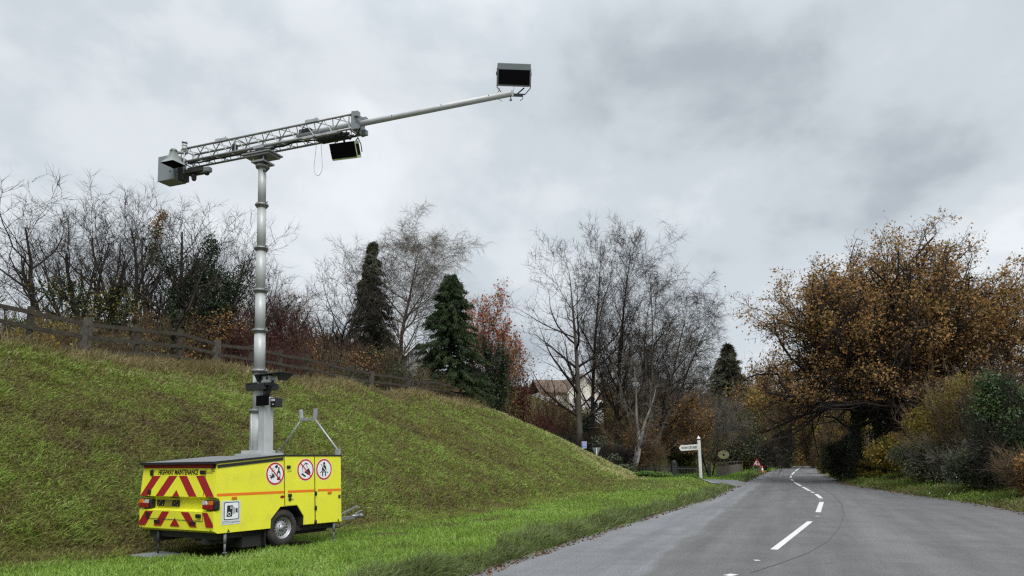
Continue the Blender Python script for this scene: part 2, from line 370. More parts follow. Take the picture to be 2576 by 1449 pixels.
ru = np.concatenate([np.linspace(-40, 60, 201), np.linspace(61, 200, 90)]); rt = np.linspace(0, 1, 41)
lv_, rv_ = vl(ru), vr(ru)
VR = rv_[:, None] + (lv_ - rv_)[:, None] * rt[None]; UR = np.repeat(ru[:, None], 41, 1); X_, Y_ = xy(UR, VR)
Zr = 0.0 + np.clip(UR - 128, 0, 300) * 0.05 * sstep(UR, 128, 170)
idx = np.arange(X_.size).reshape(X_.shape)
Fq = np.stack([idx[:-1, :-1], idx[1:, :-1], idx[1:, 1:], idx[:-1, 1:]], -1).reshape(-1, 4)
road = bigmesh('road', np.stack([X_, Y_, Zr], -1).reshape(-1, 3), Fq, M_ROAD, smooth=True); tag(road, kind='structure')
a_ = road.data.attributes.new('across', 'FLOAT', 'POINT'); a_.data.foreach_set('value', VR.ravel().astype(np.float32)); a_ = road.data.attributes.new('along', 'FLOAT', 'POINT'); a_.data.foreach_set('value', UR.ravel().astype(np.float32))

sp = np.array([(44.0, 2.0), (46.5, 4.8), (49.0, 8.0), (51, 10.5), (53.5, 13), (56, 16)]); sw = [3.6, 2.5, 2.2, 2.1, 2.1, 2.1]
P_ = []; tt = np.linspace(0, 5, 60); cu = np.interp(tt, range(6), sp[:, 0]); cv_ = np.interp(tt, range(6), sp[:, 1]); hw = np.interp(tt, range(6), sw)
du, dv = np.gradient(cu), np.gradient(cv_); ln = np.hypot(du, dv)
for s_ in np.linspace(-1, 1, 9): P_.append((cu - dv / ln * hw * s_, cv_ + du / ln * hw * s_))
PU = np.array([p[0] for p in P_]); PV = np.array([p[1] for p in P_]); X_, Y_ = xy(PU, PV); Z_ = np.maximum(gz(X_, Y_), -0.04) + 0.035
idx = np.arange(X_.size).reshape(X_.shape); Fq = np.stack([idx[:-1, :-1], idx[1:, :-1], idx[1:, 1:], idx[:-1, 1:]], -1).reshape(-1, 4)
sr = bigmesh('side_road', np.stack([X_, Y_, Z_], -1).reshape(-1, 3), Fq, M_ROAD, smooth=True); tag(sr, kind='structure')
a_ = sr.data.attributes.new('across', 'FLOAT', 'POINT'); a_.data.foreach_set('value', np.full(X_.size, 3.0, np.float32))
def near_side_road(u, v, pad=0.0):
    d = np.full(u.shape, 99.0)
    for i in range(0, 60, 2): d = np.minimum(d, np.hypot(u - cu[i], v - cv_[i]) - hw[i])
    return d < pad

b = MB()
def stripe(p, q, wd, n=4):
    p, q = G(*p)[:2], G(*q)[:2]; d = (q - p) / np.linalg.norm(q - p); nn = np.array([-d[1], d[0]]) * wd / 2
    b.add([(*(p - nn), 0.005), (*(q - nn), 0.005), (*(q + nn), 0.005), (*(p + nn), 0.005)], [(0, 1, 2, 3)])
for p, q, wd in [((1947, 1383), (2038, 1312), .13), ((1897, 1410), (1911, 1410), .10), ((1828, 1449), (1848, 1445), .13), ((2050, 1299), (2062, 1299), .10),
                 ((2058, 1289), (2067, 1263), .15), ((2061, 1258), (2070, 1258), .10), ((2066, 1254), (2053, 1243), .15), ((2047, 1240), (2040, 1237), .13), ((2037, 1235), (2019, 1225), .15),
                 ((2015, 1223), (1998, 1213), .15), ((1995, 1210), (1990, 1205), .14), ((1989, 1202), (1990, 1197), .14), ((1992, 1194), (1999, 1187), .15), ((2001, 1185), (2007, 1180.5), .16), ((2008, 1179.5), (2011, 1178), .16),
                 ((1826, 1232), (1838, 1226), .16)]: stripe(p, q, wd)
b.build('road_marking', M['road_paint'], road)
b = MB(); mat('tar', (0.085, 0.083, 0.083), 0.5)
sm_ = [G(*q)[:2] for q in ((1890, 1440), (1960, 1418), (2030, 1392), (2085, 1360), (2112, 1325), (2124, 1297), (2118, 1268), (2095, 1245), (2060, 1225))]
for p, q in zip(sm_, sm_[1:]):
    d_ = (q - p) / np.linalg.norm(q - p); n_ = np.array([-d_[1], d_[0]]) * .014; b.add([(*(p - n_), .006), (*(q - n_), .006), (*(q + n_), .006), (*(p + n_), .006)], [(0, 1, 2, 3)])
b.build('tar_seam', M['tar'], road)

# ------------------------------------------------------------------ camera trailer (local frame: x forward, y left, z up; origin at the rear right bottom corner)
TF, TL, TU, TO = (0.535744755, 0.844379901, -0.000374439), (-0.84427407, 0.53567048, -0.01607563), (-0.01337337, 0.00892857, 0.99987071), (-4.7799691, 11.99961641, 0.44838631)
TM = Matrix(((TF[0], TL[0], TU[0], TO[0]), (TF[1], TL[1], TU[1], TO[1]), (TF[2], TL[2], TU[2], TO[2]), (0, 0, 0, 1)))
tr = thing('camera_trailer', 'yellow highway maintenance trailer with red chevrons carrying a tall grey camera mast and boom', 'trailer')
tr.matrix_world = TM; T = tr
WD = 2.06
side = lambda a, b_, d: (a, -d, b_)                # a along, b up, d proud of the right side
rear = lambda a, b_, d: (rx(b_) - d, a, b_)        # a from the right, b up, d proud of the back
PROF = [(-0.02, 0.03), (0.06, -0.012), (1.108, -0.012), (1.116, 0.143), (1.32, 0.348), (1.695, 0.352), (1.853, 0.142), (1.85, -0.012), (2.795, -0.02), (2.765, 1.232), (1.391, 1.238), (0.03, 1.118),
        (0.03, 1.06), (-0.02, 0.575), (0.08, 0.545), (0.08, 0.37), (-0.03, 0.335)]
def rx(z): return np.interp(z, [0.0, 0.335, 0.37, 0.545, 0.575, 1.06, 1.12], [-0.03, -0.03, 0.08, 0.08, -0.02, 0.03, 0.03])
b = MB(); b.prism(PROF, (0, WD), lambda a, b_, d: (a, d, b_)); b.build('body', M['yellow_paint'], T)
b = MB(); b.prism([(1.112, -.012), (1.120, .141), (1.322, .344), (1.693, .348), (1.849, .140), (1.846, -.012), (1.842, -.012), (1.845, .138), (1.691, .343), (1.324, .339), (1.124, .139), (1.116, -.012)], (.004, .5), lambda a, c, d: (a, d, c)); b.build('wheel_arch', M['underside'], T)
b = MB(); b.box((1.0, 0.30, -0.01), (1.95, WD - 0.3, 0.36)); b.box((0.1, 0.12, -0.12), (2.7, WD - 0.12, -0.02)); b.box((0.05, 0.3, -0.2), (2.7, 0.4, -0.1)); b.box((0.05, WD - 0.4, -0.2), (2.7, WD - 0.3, -0.1))
b.cyl((1.41, 0.2, -0.03), (1.41, WD - 0.2, -0.03), 0.05); b.box((0.62, 0.12, -0.30), (1.02, 0.55, -0.02)); b.build('chassis', M['underside'], T)
for y0 in (0.05, WD - 0.30):
    b = MB(); b.box((1.03, y0, -0.30), (1.05, y0 + 0.25, 0.1)); b.build('mudflap', M['black_rubber'], T)
# lid with black edging and red reflective band
b = MB(); b.prism([(-0.03, 1.122), (1.391, 1.242), (1.391, 1.262), (-0.03, 1.146)], (-0.005, WD + 0.005), lambda a, b_, d: (a, d, b_)); b.m = 0
lid = b.build('lid', M['lid_grey'], T)
b = MB(); b.box((1.394, -0.004, 1.240), (2.762, WD + 0.004, 1.254)); b.build('roof_panel', M['lid_grey'], T)
b = MB(); b.prism([(-0.035, 1.110), (1.392, 1.233), (1.392, 1.266), (-0.035, 1.150)], (-0.016, -0.006), lambda a, b_, d: (a, d, b_)); b.prism([(-0.035, 1.110), (1.392, 1.233), (1.392, 1.266), (-0.035, 1.150)], (WD + 0.006, WD + 0.016), lambda a, b_, d: (a, d, b_))
b.box((-0.048, -0.016, 1.108), (-0.036, WD + 0.016, 1.150)); b.box((1.396, -0.016, 1.233), (2.77, -0.006, 1.258)); b.box((1.396, WD + 0.006, 1.233), (2.77, WD + 0.016, 1.258)); b.box((2.764, -0.016, 1.225), (2.776, WD + 0.016, 1.256))
b.build('edge_seal', M['black_rubber'], lid)
b = MB(); b.flat([(0.10, 1.046), (2.02, 1.058), (2.02, 1.103), (0.10, 1.103)], rear, 0.008); b.m = 1
b.flat([(0.03, 1.040), (2.05, 1.052), (2.05, 1.108), (0.03, 1.108)], rear, 0.004); b.build('reflective_band', [M['red_film'], M['black_rubber']], T)
b = MB(); b.prism([(0.03, 1.045), (1.362, 1.164), (1.362, 1.213), (0.03, 1.094)], (0.002, 0.012), side); b.build('side_gutter', M['black_rubber'], T)
# doors and seams
def panel(name, pts, seam): 
    b = MB(); b.prism(pts, (0.0015, 0.006), side); o = b.build(name, M['yellow_paint'], T); return o
d1 = panel('side_door', [(1.424, 0.362), (1.692, 0.362), (1.862, 0.146), (1.866, -0.002), (2.112, -0.006), (2.086, 1.222), (1.396, 1.226)], 0)
d2 = panel('side_door', [(2.142, -0.006), (2.776, -0.012), (2.752, 1.220), (2.106, 1.222)], 0)
b = MB(); b.prism([(1.380, 1.23), (1.392, 1.23), (1.420, 0.36), (1.408, 0.36)], (0.001, 0.003), side); b.build('door_seam', M['black_rubber'], T); b = MB(); b.prism([(2.090, 1.225), (2.103, 1.225), (2.137, -0.012), (2.116, -0.012)], (0.001, 0.004), side); b.build('door_seam', M['black_rubber'], T)
for x0, z0 in ((2.131, 0.546), (2.132, 0.28), (2.131, 0.02)):
    b = MB(); b.cyl((x0, -0.016, z0 - 0.04), (x0, -0.016, z0 + 0.04), 0.016); b.box((x0 - 0.03, -0.012, z0 - 0.03), (x0 + 0.03, -0.006, z0 + 0.03)); b.build('hinge', M['black_plastic'], d2)
def latch(x0, z0, par, w_=0.085, h_=0.058):
    b = MB(); b.bevbox((x0 - w_ / 2, -0.022, z0 - h_ / 2), (x0 + w_ / 2, -0.006, z0 + h_ / 2), 0.008); b.bevbox((x0 - w_ * .35, -0.03, z0 - h_ * .25), (x0 + w_ * .2, -0.02, z0 + h_ * .25), 0.006); return b.build('latch', M['black_plastic'], par)
latch(1.485, 1.04, d1); latch(1.520, 0.535, d1)
b = MB(); b.bevbox((1.49, -0.025, 0.44), (1.55, -0.006, 0.50), 0.01); b.cyl((1.55, -0.02, 0.47), (1.595, -0.02, 0.468), 0.005, n=6); b.build('lock', M['black_plastic'], d1)
b = MB(); b.bevbox((2.70, -0.02, 0.43), (2.755, -0.006, 0.495), 0.01); b.build('vent', M['post_dark'], d2)
b = MB(); b.flat([(1.46, 0.975), (1.56, 0.985), (1.56, 0.955), (1.46, 0.945)], side, 0.0075); b.build('warning_sticker', M['hatch_yellow'], d1)
# orange tape, side markers, oval badge, small triangles
for a0, a1, z0, z1, d in ((0.03, 1.40, 0.618, 0.610, 0.002), (1.475, 2.095, 0.613, 0.608, 0.008), (2.18, 2.765, 0.611, 0.600, 0.008)):
    b = MB(); b.flat([(a0, z0 - 0.033), (a1, z1 - 0.033), (a1, z1 + 0.012), (a0, z0 + 0.012)], side, d); b.build('orange_tape', M['orange_film'], T)
for x0, z0, d in ((0.361, 0.548, 0.0), (2.474, 0.546, 0.006)):
    b = MB(); b.bevbox((x0 - 0.05, -d - 0.015, z0 - 0.022), (x0 + 0.05, -d - 0.001, z0 + 0.022), 0.006); b.build('side_marker', M['amber_lens'], T)
b = MB(); b.flat([(1.359 + 0.046 * math.cos(q), 0.517 + 0.028 * math.sin(q)) for q in np.linspace(0, 6.28, 17)[:-1]], side, 0.002); b.build('oval_badge', M['red_lens'], T)
b = MB(); b.flat([(0.23, -0.005), (0.29, -0.005), (0.26, 0.045)], side, 0.002); b.build('jacking_mark', M['post_dark'], T); b = MB(); b.flat([(2.68, -0.005), (2.73, -0.005), (2.705, 0.045)], side, 0.008); b.build('jacking_mark', M['post_dark'], T)
# roundel stickers
def circ(cx, cz, r, n=36): return [(cx + r * math.cos(q), cz + r * math.sin(q)) for q in np.linspace(0, 2 * math.pi, n + 1)[:-1]]
def rot2(pts, c, a): return [(c[0] + (x - c[0]) * math.cos(a) - (y - c[1]) * math.sin(a), c[1] + (x - c[0]) * math.sin(a) + (y - c[1]) * math.cos(a)) for x, y in pts]
def bar(p, q, wd):
    d = np.array(q, float) - np.array(p, float); d /= np.linalg.norm(d); n = np.array([-d[1], d[0]]) * wd / 2; p, q = np.array(p), np.array(q)
    return [tuple(p - n), tuple(q - n), tuple(q + n), tuple(p + n)]
def ring_pts(b, cx, cz, r0, r1, fn, d, n=40):
    o_ = circ(cx, cz, r0, n) + circ(cx, cz, r1, n); b.add([fn(x, z, d) for x, z in o_], [(i, (i + 1) % n, n + (i + 1) % n, n + i) for i in range(n)])
def roundel(cx, cz, r, d0, black, slash, white=()):
    b = MB(); b.m = 1; b.flat(circ(cx, cz, r * 1.04), side, d0); b.m = 0; b.flat(circ(cx, cz, r), side, d0 + .0015)
    b.m = 1; b.flat(circ(cx, cz, r * .84), side, d0 + .003)
    b.m = 2
    for pts in black: b.flat([(cx + x * r, cz + z * r) for x, z in pts], side, d0 + .0045)
    b.m = 1
    for pts in white: b.flat([(cx + x * r, cz + z * r) for x, z in pts], side, d0 + .006)
    if slash: b.m = 0; b.flat([(cx + x * r, cz + z * r) for x, z in bar((-.62, .62), (.62, -.62), .11)], side, d0 + .0075)
    return b.build('roundel_sticker', [M['sign_red'], M['white_film'], M['black_plastic']], T)
def leaf(a, l, wd, o=(-.30, -.30)): return [(o[0] + x * math.cos(a) - y * math.sin(a), o[1] + x * math.sin(a) + y * math.cos(a)) for x, y in [(0, -.012), (l * .45, -wd), (l, 0), (l * .45, wd), (0, .012)]]
caps = [(-.40, .07), (-.34, .02)] ; capsule = rot2([(.02 + x, .55 + y) for x, y in [(-.02, -.13), (.16, -.13)] + [(.16 + .13 * math.sin(q), -.13 * math.cos(q)) for q in np.linspace(0.3, 2.84, 6)] + [(.16, .13), (-.02, .13)]], (0, .55), .55)
capl = rot2([(-.40 + x, .50 + y) for x, y in [(.30, -.13), (.02, -.13)] + [(.02 - .13 * math.sin(q), -.13 * math.cos(q)) for q in np.linspace(.3, 2.84, 6)] + [(.02, .13), (.30, .13), (.30, .10), (.03, .10)] + [(.02 - .095 * math.sin(q), .095 * math.cos(q)) for q in np.linspace(.3, 2.84, 6)] + [(.03, -.10), (.30, -.10)]], (0, .55), .55)
bottle = [(.20, -.56), (.52, -.60), (.58, 0), (.54, .14), (.44, .30), (.47, .56), (.30, .57), (.31, .30), (.20, .16), (.16, .04), (.20, -.2)]
leaves_ = [leaf(a, l, wd) for a, l, wd in ((1.75, .50, .07), (1.1, .46, .07), (.45, .38, .055), (2.65, .46, .06), (-.1, .28, .04), (3.3, .40, .045), (3.95, .30, .04), (-1.2, .22, .012))]
roundel(1.196, 0.928, .196, 0.002, leaves_ + [bottle, capsule, capl], True, [[(.27 + .11 * math.cos(q) + .09, -.12 + .2 * math.sin(q)) for q in np.linspace(0, 6.28, 13)[:-1]]])
phone = [bar((-.42, .30), (-.30, -.42), .05), bar((-.42, .30), (.02, .62), .07) , bar((.02, .62), (.22, .14), .05), bar((-.50, -.36), (.0, -.62), .16), bar((-.1, .66), (.30, .52), .08)]
hand = [(.02, -.12), (.20, .06), (.34, .14), (.44, .02), (.52, -.10), (.60, -.34), (.30, -.50), (.10, -.36), (-.16, -.24), (-.12, -.14)]
roundel(1.881, 0.985, .196, 0.007, phone + [hand], True)
head = [(.0 + .13 * math.cos(q), .56 + .15 * math.sin(q)) for q in np.linspace(0, 6.28, 15)[:-1]]
torso = [(-.12, .40), (.12, .40), (.24, .30), (.30, -.06), (.26, -.14), (-.26, -.14), (-.30, -.06), (-.24, .30)]
roundel(2.33, 0.986, .196, 0.007, [head, torso, bar((-.22, -.20), (-.16, -.66), .13), bar((.22, -.20), (.16, -.66), .13), bar((-.52, -.34), (-.26, -.16), .07), bar((.52, -.34), (.26, -.16), .07), bar((-.20, -.24), (.20, -.24), .1), bar((-.40, .50), (-.24, .34), .07)], False,
        [bar((-.26, .36), (.34, -.26), .07)])
# text as a mesh
def text(s, size, par, frame, name, material, sx=1.0, bold=0.0, align='CENTER', fitw=None, fith=None):
    cu_ = bpy.data.curves.new('t', 'FONT'); cu_.body = s; cu_.size = size; cu_.align_x = align; cu_.align_y = 'CENTER'; cu_.offset = bold; cu_.resolution_u = 2
    o = bpy.data.objects.new('t', cu_); COL.objects.link(o); dg = bpy.context.evaluated_depsgraph_get(); dg.update()
    me = bpy.data.meshes.new_from_object(o.evaluated_get(dg)); bpy.data.objects.remove(o); bpy.data.curves.remove(cu_)
    co = np.array([q.co for q in me.vertices]); ex = co.max(0) - co.min(0); c0 = (co.max(0) + co.min(0)) / 2
    if fitw: me.transform(Matrix.Diagonal((fitw / ex[0], fith / ex[1], 1, 1)) @ Matrix.Translation((-c0[0], -c0[1], 0)))
    me.name = name; me.transform(frame @ Matrix.Diagonal((sx, 1, 1, 1))); return link(name, me, material, par)
def frame(o, xdir, ydir):
    x, y = Vector(xdir).normalized(), Vector(ydir).normalized(); z = x.cross(y)
    return Matrix(((x[0], y[0], z[0], o[0]), (x[1], y[1], z[1], o[1]), (x[2], y[2], z[2], o[2]), (0, 0, 0, 1)))
# CCTV plate
b = MB(); b.m = 0; b.prism([(0.118, 0.118), (0.484, 0.120), (0.488, 0.503), (0.124, 0.508)], (0.001, 0.004), side)
def rrect(x0, z0, x1, z1, r, n=4):
    o = []
    for cx, cz, a in ((x1 - r, z1 - r, 0), (x0 + r, z1 - r, 1), (x0 + r, z0 + r, 2), (x1 - r, z0 + r, 3)): o += [(cx + r * math.cos((a + i / n) * math.pi / 2), cz + r * math.sin((a + i / n) * math.pi / 2)) for i in range(n + 1)]
    return o
b.m = 1; b.flat(rrect(0.165, 0.195, 0.455, 0.485, .025), side, .0055); b.m = 2; b.flat(rrect(0.178, 0.208, 0.442, 0.472, .018), side, .007)
b.m = 1; b.flat([(.215, .245), (.318, .245), (.330, .430), (.225, .430)], side, .0085); b.m = 3
for i in range(5): b.flat(bar((.332 + .012 * i, .275 + .006 * i), (.336 + .012 * i, .415 - .008 * i), .008), side, .0085)
b.m = 1; b.flat([(.392, .310), (.425, .300), (.425, .382), (.392, .375)], side, .0085); b.m = 2; b.flat(circ(.262, .293, .031, 16), side, .010); b.flat(circ(.300, .392, .020, 14), side, .010); b.m = 1; b.flat(circ(.262, .293, .020, 14), side, .0115); b.flat(circ(.300, .392, .011, 12), side, .0115)
cc = b.build('camera_notice', [M['pale_plate'], M['black_plastic'], M['white_film'], M['galvanised']], T)
text('CCTV in operation', 0.044, cc, frame((0.305, -0.006, 0.158), (1, 0, 0), (0, 0, 1)), 'lettering', M['post_dark'])
# back: tailgate chevrons, lettering, lamps, plate
b = MB()
for pts in ([(1.748, .919), (1.523, .919), (1.847, .577), (2.06, .577)], [(1.275, .919), (1.046, .919), (1.371, .577), (1.601, .577)], [(1.0, .919), (.781, .919), (.453, .579), (.665, .577)], [(.53, .919), (.307, .919), (.0, .581), (.209, .578)], [(1.023, .683), (1.126, .575), (.918, .575)]):
    b.flat(pts, rear, .003)
b.build('chevron', M['red_film'], T)
b = MB()
for pts in ([(1.883, .318), (1.651, .318), (1.881, .072), (2.055, .072), (2.055, .13)], [(1.387, .319), (1.183, .319), (1.413, .076), (1.626, .074)], [(.864, .321), (.643, .321), (.418, .083), (.609, .084)], [(.275, .323), (.151, .323), (.0, .14), (.0, .09), (.181, .088)], [(1.024, .221), (1.160, .077), (.881, .079)]):
    b.flat(pts, rear, .003)
b.build('chevron', M['red_film'], T)
fr = frame((rx(.98) - .006, 1.035, .983), (0, -1, 0), (rx(1.06) - rx(.6), 0, .46))
text('HIGHWAY MAINTENANCE', 0.132, T, fr, 'lettering', M['black_plastic'], bold=0.0035, fitw=1.11, fith=.090)
text('702', 0.085, T, frame((rx(1.01) - .006, 0.10, 1.008), (0, -1, 0), (rx(1.06) - rx(.6), 0, .46)), 'fleet_number', M['post_dark'], sx=.8)
b = MB(); b.flat([(.27, .985), (.10, .985), (.10, .958), (.27, .958)], rear, .004); b.build('warning_sticker', M['hatch_yellow'], T)
b = MB()
for a0, z0, z1 in ((.278, 1.035, .585), (.272, .325, .19)): b.flat([(a0 + .005, z0), (a0 - .005, z0), (a0 - .005, z1), (a0 + .005, z1)], rear, .0045)
b.flat([(1.80, .196), (.272, .190), (.272, .180), (1.80, .186)], rear, .0045); b.flat([(1.774 + .004, 1.04), (1.774 - .004, 1.04), (1.774 - .004, .58), (1.774 + .004, .58)], rear, .0045); b.build('tailgate_seam', M['post_dark'], T)
def rlatch(a, z, w_, h_):
    x = float(rx(z)); b = MB(); b.bevbox((x - .03, a - w_ / 2, z - h_ / 2), (x - .004, a + w_ / 2, z + h_ / 2), .008); return b.build('latch', M['black_plastic'], T)
rlatch(1.774, .974, .075, .10); rlatch(.347, .978, .125, .062); rlatch(1.779, .644, .075, .085); rlatch(1.784, .255, .075, .10); rlatch(.369, .266, .125, .062)
for a in (1.526, .529):
    b = MB(); b.box((-.040, a - .08, .115), (-.034, a + .08, .170)); b.box((-.034, a - .07, .12), (-.0305, a + .07, .165)); b.build('grab_recess', M['black_plastic'], T)
for a0 in (1.745, -.03):
    out_ = 1 if a0 > 1 else -1
    b = MB(); b.bevbox((-.02, a0, .365), (.078, a0 + .305, .525), .02); lamp = b.build('tail_lamp', M['black_plastic'], T)
    b = MB(); b.bevbox((-.05, a0 + .05, .378), (-.018, a0 + .295, .452), .008); b.build('red_lens', M['red_lens'], lamp)
    b = MB(); b.prism([(a0 + .175, .455), (a0 + .295, .455), (a0 + .295, .515), (a0 + .215, .515)], (0, .03), lambda y, z, d: (-.05 + d, y, z)); b.build('amber_lens', M['amber_lens'] if a0 > 1 else M['clear_lens'], lamp)
    b = MB(); b.prism([(a0 + .05, .455), (a0 + .165, .455), (a0 + .125, .515), (a0 + .05, .515)], (0, .03), lambda y, z, d: (-.05 + d, y, z)); b.build('clear_lens', M['clear_lens'] if a0 > 1 else M['amber_lens'], lamp)
b = MB(); b.bevbox((.055, 1.05, .398), (.079, 1.68, .510), .008); b.m = 1
for i in range(9): b.flat([(1.46 - i * .024, .405), (1.448 - i * .024, .405), (1.418 - i * .024, .503), (1.430 - i * .024, .503)], lambda y, z, d: (.053, y, z), 0)
for i, y in enumerate((1.64, 1.61, 1.57, 1.52, 1.17, 1.12, 1.09)): b.flat([(y, .42 + .03 * (i % 3)), (y - .014, .42 + .03 * (i % 3)), (y - .014, .436 + .03 * (i % 3)), (y, .436 + .03 * (i % 3))], lambda y, z, d: (.053, y, z), 0)
b.build('number_plate', [M['black_plastic'], M['hatch_yellow']], T)
b = MB(); b.box((.0, 1.0, .552), (.06, 1.2, .566)); b.build('gas_strut', M['black_plastic'], T)
b = MB(); b.flat([(2.01, .03), (1.97, .03), (1.99, .065)], rear, .004); b.build('jacking_mark', M['post_dark'], T); b = MB(); b.flat([(.08, .03), (.04, .03), (.06, .065)], rear, .004); b.build('jacking_mark', M['post_dark'], T)
# wheels
def wheel(y, sgn):
    c = Vector((1.41, y, -.028)); ax = (0, sgn, 0)
    b = MB(); b.lathe([(.19, -.10), (.25, -.108), (.30, -.10), (.318, -.075), (.322, -.03), (.322, .03), (.318, .075), (.30, .10), (.25, .108), (.19, .10), (.185, .0)], c, ax, 40)
    b.smooth = False
    for i in range(44):
        a = i / 44 * 2 * math.pi
        for o in (-.05, .0, .05):
            p = c + Vector((math.cos(a + o) * .322, sgn * o * .95, math.sin(a + o) * .322)); r_ = Matrix.Rotation(-(a + o), 4, 'Y').to_3x3()
            b.box(p - Vector((.006, .018, .014)), p + Vector((.006, .018, .014)), r_, p)
    wh = b.build('wheel', M['tyre_rubber'], T)
    b = MB(); b.lathe([(.20, .085), (.185, .09), (.175, .06), (.165, .03), (.10, .045), (.085, .065), (.05, .066), (.048, .085), (.0, .087)], c, ax, 36); b.smooth = False
    b.m = 1
    for i in range(16):
        a = i / 16 * 2 * math.pi; p = c + Vector((math.cos(a) * .135, sgn * .042, math.sin(a) * .135)); b.cyl(p - Vector((0, .006, 0)), p + Vector((0, .006, 0)), .013, n=8)
    for i in range(5):
        a = i / 5 * 2 * math.pi; p = c + Vector((math.cos(a) * .066, sgn * .07, math.sin(a) * .066)); b.cyl(p - Vector((0, .006, 0)), p + Vector((0, .010, 0)), .011, n=6)
    b.build('rim', [M['steel_rim'], M['black_rubber']], wh)
wheel(0.13, -1); wheel(WD - .13, 1)
# jacks
def jack(x, y, zb, pad=None):
    b = MB(); b.cyl((x, y, -.02), (x, y, zb * .55), .024); b.cyl((x, y, zb * .45), (x, y, zb), .018); j = b.build('jack_leg', M['post_dark' if pad else 'pad_grey'], T)
    b = MB(); b.cyl((x, y, zb), (x, y, zb + .015), .035); b.build('jack_foot', M['pad_grey'], j)
    if pad: 
        b = MB(); b.bevbox((x - .30, y - .33, zb - .035), (x + .30, y + .37, zb), .006); b.build('spreader_plate', M['pad_grey'], j)
jack(.05, 1.605, -.425, True); jack(.225, .04, -.345); jack(2.633, .04, -.36); jack(2.6, 1.98, -.45)
# drawbar
b = MB()
for y0 in (.45, 1.6): b.cyl((2.75, y0, -.09), (3.75, 1.02, -.07), .032, n=8)
b.box((3.65, .98, -.10), (4.15, 1.06, -.03)); db = b.build('drawbar', M['alu'], T)
b = MB(); b.cyl((4.10, 1.02, -.05), (4.36, 1.02, -.03), .04); b.cyl((4.32, 1.02, -.03), (4.44, 1.02, -.06), .055, .045); b.tube([(4.2, 1.02, .0), (4.30, 1.02, .05), (4.42, 1.02, .06)], .014); b.build('coupling_head', M['alu'], db)
b = MB(); b.box((3.72, 1.01, -.02), (4.32, 1.04, .012), Matrix.Rotation(R(-17), 3, 'Y'), (3.72, 1.02, -.03)); b.cyl((4.28, .98, .13), (4.36, 1.06, .14), .02); b.build('brake_lever', M['alu'], db)
b = MB(); b.tube([(3.0, 1.0, -.12), (3.3, .98, -.22), (3.7, 1.0, -.24), (4.1, 1.02, -.14)], .012, 6); b.build('cable', M['black_rubber'], db)
# stowage cradle
b = MB()
for y0, y1, sg in ((.05, .70, -1), (1.73, 1.07, 1)):
    b.cyl((2.74, y0, 1.35), (2.74, y1, 1.985), .018, n=8); b.box((2.70, y0 - .03, 1.25), (2.78, y0 + .03, 1.38))
    b.box((2.70, y1 - .014, 1.96), (2.78, y1 + .014, 2.19), Matrix.Rotation(R(8 * -sg), 3, 'X'), (2.74, y1, 1.97)); b.box((2.71, y1 - .10 * sg - .03, 2.0), (2.77, y1 - .02 * sg + .0, 2.02)) if sg > 0 else b.box((2.71, y1 + .02, 2.0), (2.77, y1 + .13, 2.02))
b.box((2.715, .69, 1.96), (2.765, 1.08, 1.99)); b.build('boom_cradle', M['galvanised'], T)
# mast
MXY = (1.655, 1.03)
b = MB(); zs = [1.27, 2.107, 2.864, 3.639, 4.415, 5.242, 6.096, 6.93]; rr_ = [.152, .118, .105, .096, .090, .083, .076]
for z0, z1, r0 in zip(zs, zs[1:], rr_): b.cyl((*MXY, z0 - .03), (*MXY, z1), r0, n=28)
b.box((1.60, 1.185, 1.27), (1.71, 1.215, 2.05)); b.box((1.60, .845, 1.27), (1.71, .875, 2.05)); b.cyl((1.50, 1.03, 1.27), (1.50, 1.03, 2.05), .018, n=8)
mast = b.build('mast', M['mast_paint'], T)
for z0, r0 in zip(zs[1:-1], rr_):
    b = MB(); b.lathe([(r0 - .01, -.045), (r0 + .022, -.045), (r0 + .022, -.02), (r0 + .045, -.015), (r0 + .045, .01), (r0 + .015, .012), (r0 + .015, .03), (r0 - .03, .034)], (*MXY, z0), (0, 0, 1), 24)
    for a in range(6):
        q = a / 6 * 6.283; p = (MXY[0] + math.cos(q) * (r0 + .028), MXY[1] + math.sin(q) * (r0 + .028), z0 + .008); b.cyl(p, (p[0], p[1], z0 + .03), .012, n=6)
    b.cyl((MXY[0], MXY[1] - r0 - .02, z0 + .015), (MXY[0] - .03, MXY[1] - r0 - .12, z0 + .02), .012, n=6); b.build('mast_collar', M['alu'], mast)
b = MB(); b.box((1.40, .64, 1.25), (1.92, 1.38, 1.30)); b.box((1.45, .80, 1.30), (1.86, 1.26, 1.36)); b.build('mast_base', M['mast_paint'], mast)
b = MB(); b.bevbox((1.50, .665, 1.262), (1.70, .85, 2.35), .012); b.build('cable_cabinet', M['mast_paint'], T)
b = MB(); b.bevbox((1.43, .515, 2.175), (1.47, .835, 2.365), .006); b.box((1.47, .70, 2.2), (1.5, .80, 2.34)); b.build('infrared_panel', M['dark_glass'], T)
b = MB(); b.bevbox((1.58, .47, 2.15), (1.74, .62, 2.32), .01); b.m = 1; b.box((1.575, .49, 2.26), (1.579, .59, 2.30)); b.box((1.575, .52, 2.19), (1.579, .56, 2.21)); b.build('junction_box', [M['black_plastic'], M['pale_plate']], T)
b = MB(); b.box((1.48, .68, 2.485), (1.82, 1.20, 2.60)); 
for i in range(7): b.box((1.47, 1.19 - i * .045, 2.60), (1.50, 1.165 - i * .045, 2.625))
b.cyl((1.6, .76, 2.34), (1.6, .74, 2.50), .06); b.cyl((1.6, .72, 2.40), (1.6, .60, 2.66), .045); b.box((1.5, .60, 2.56), (1.7, .76, 2.60)); b.build('camera_bracket', M['black_plastic'], T)
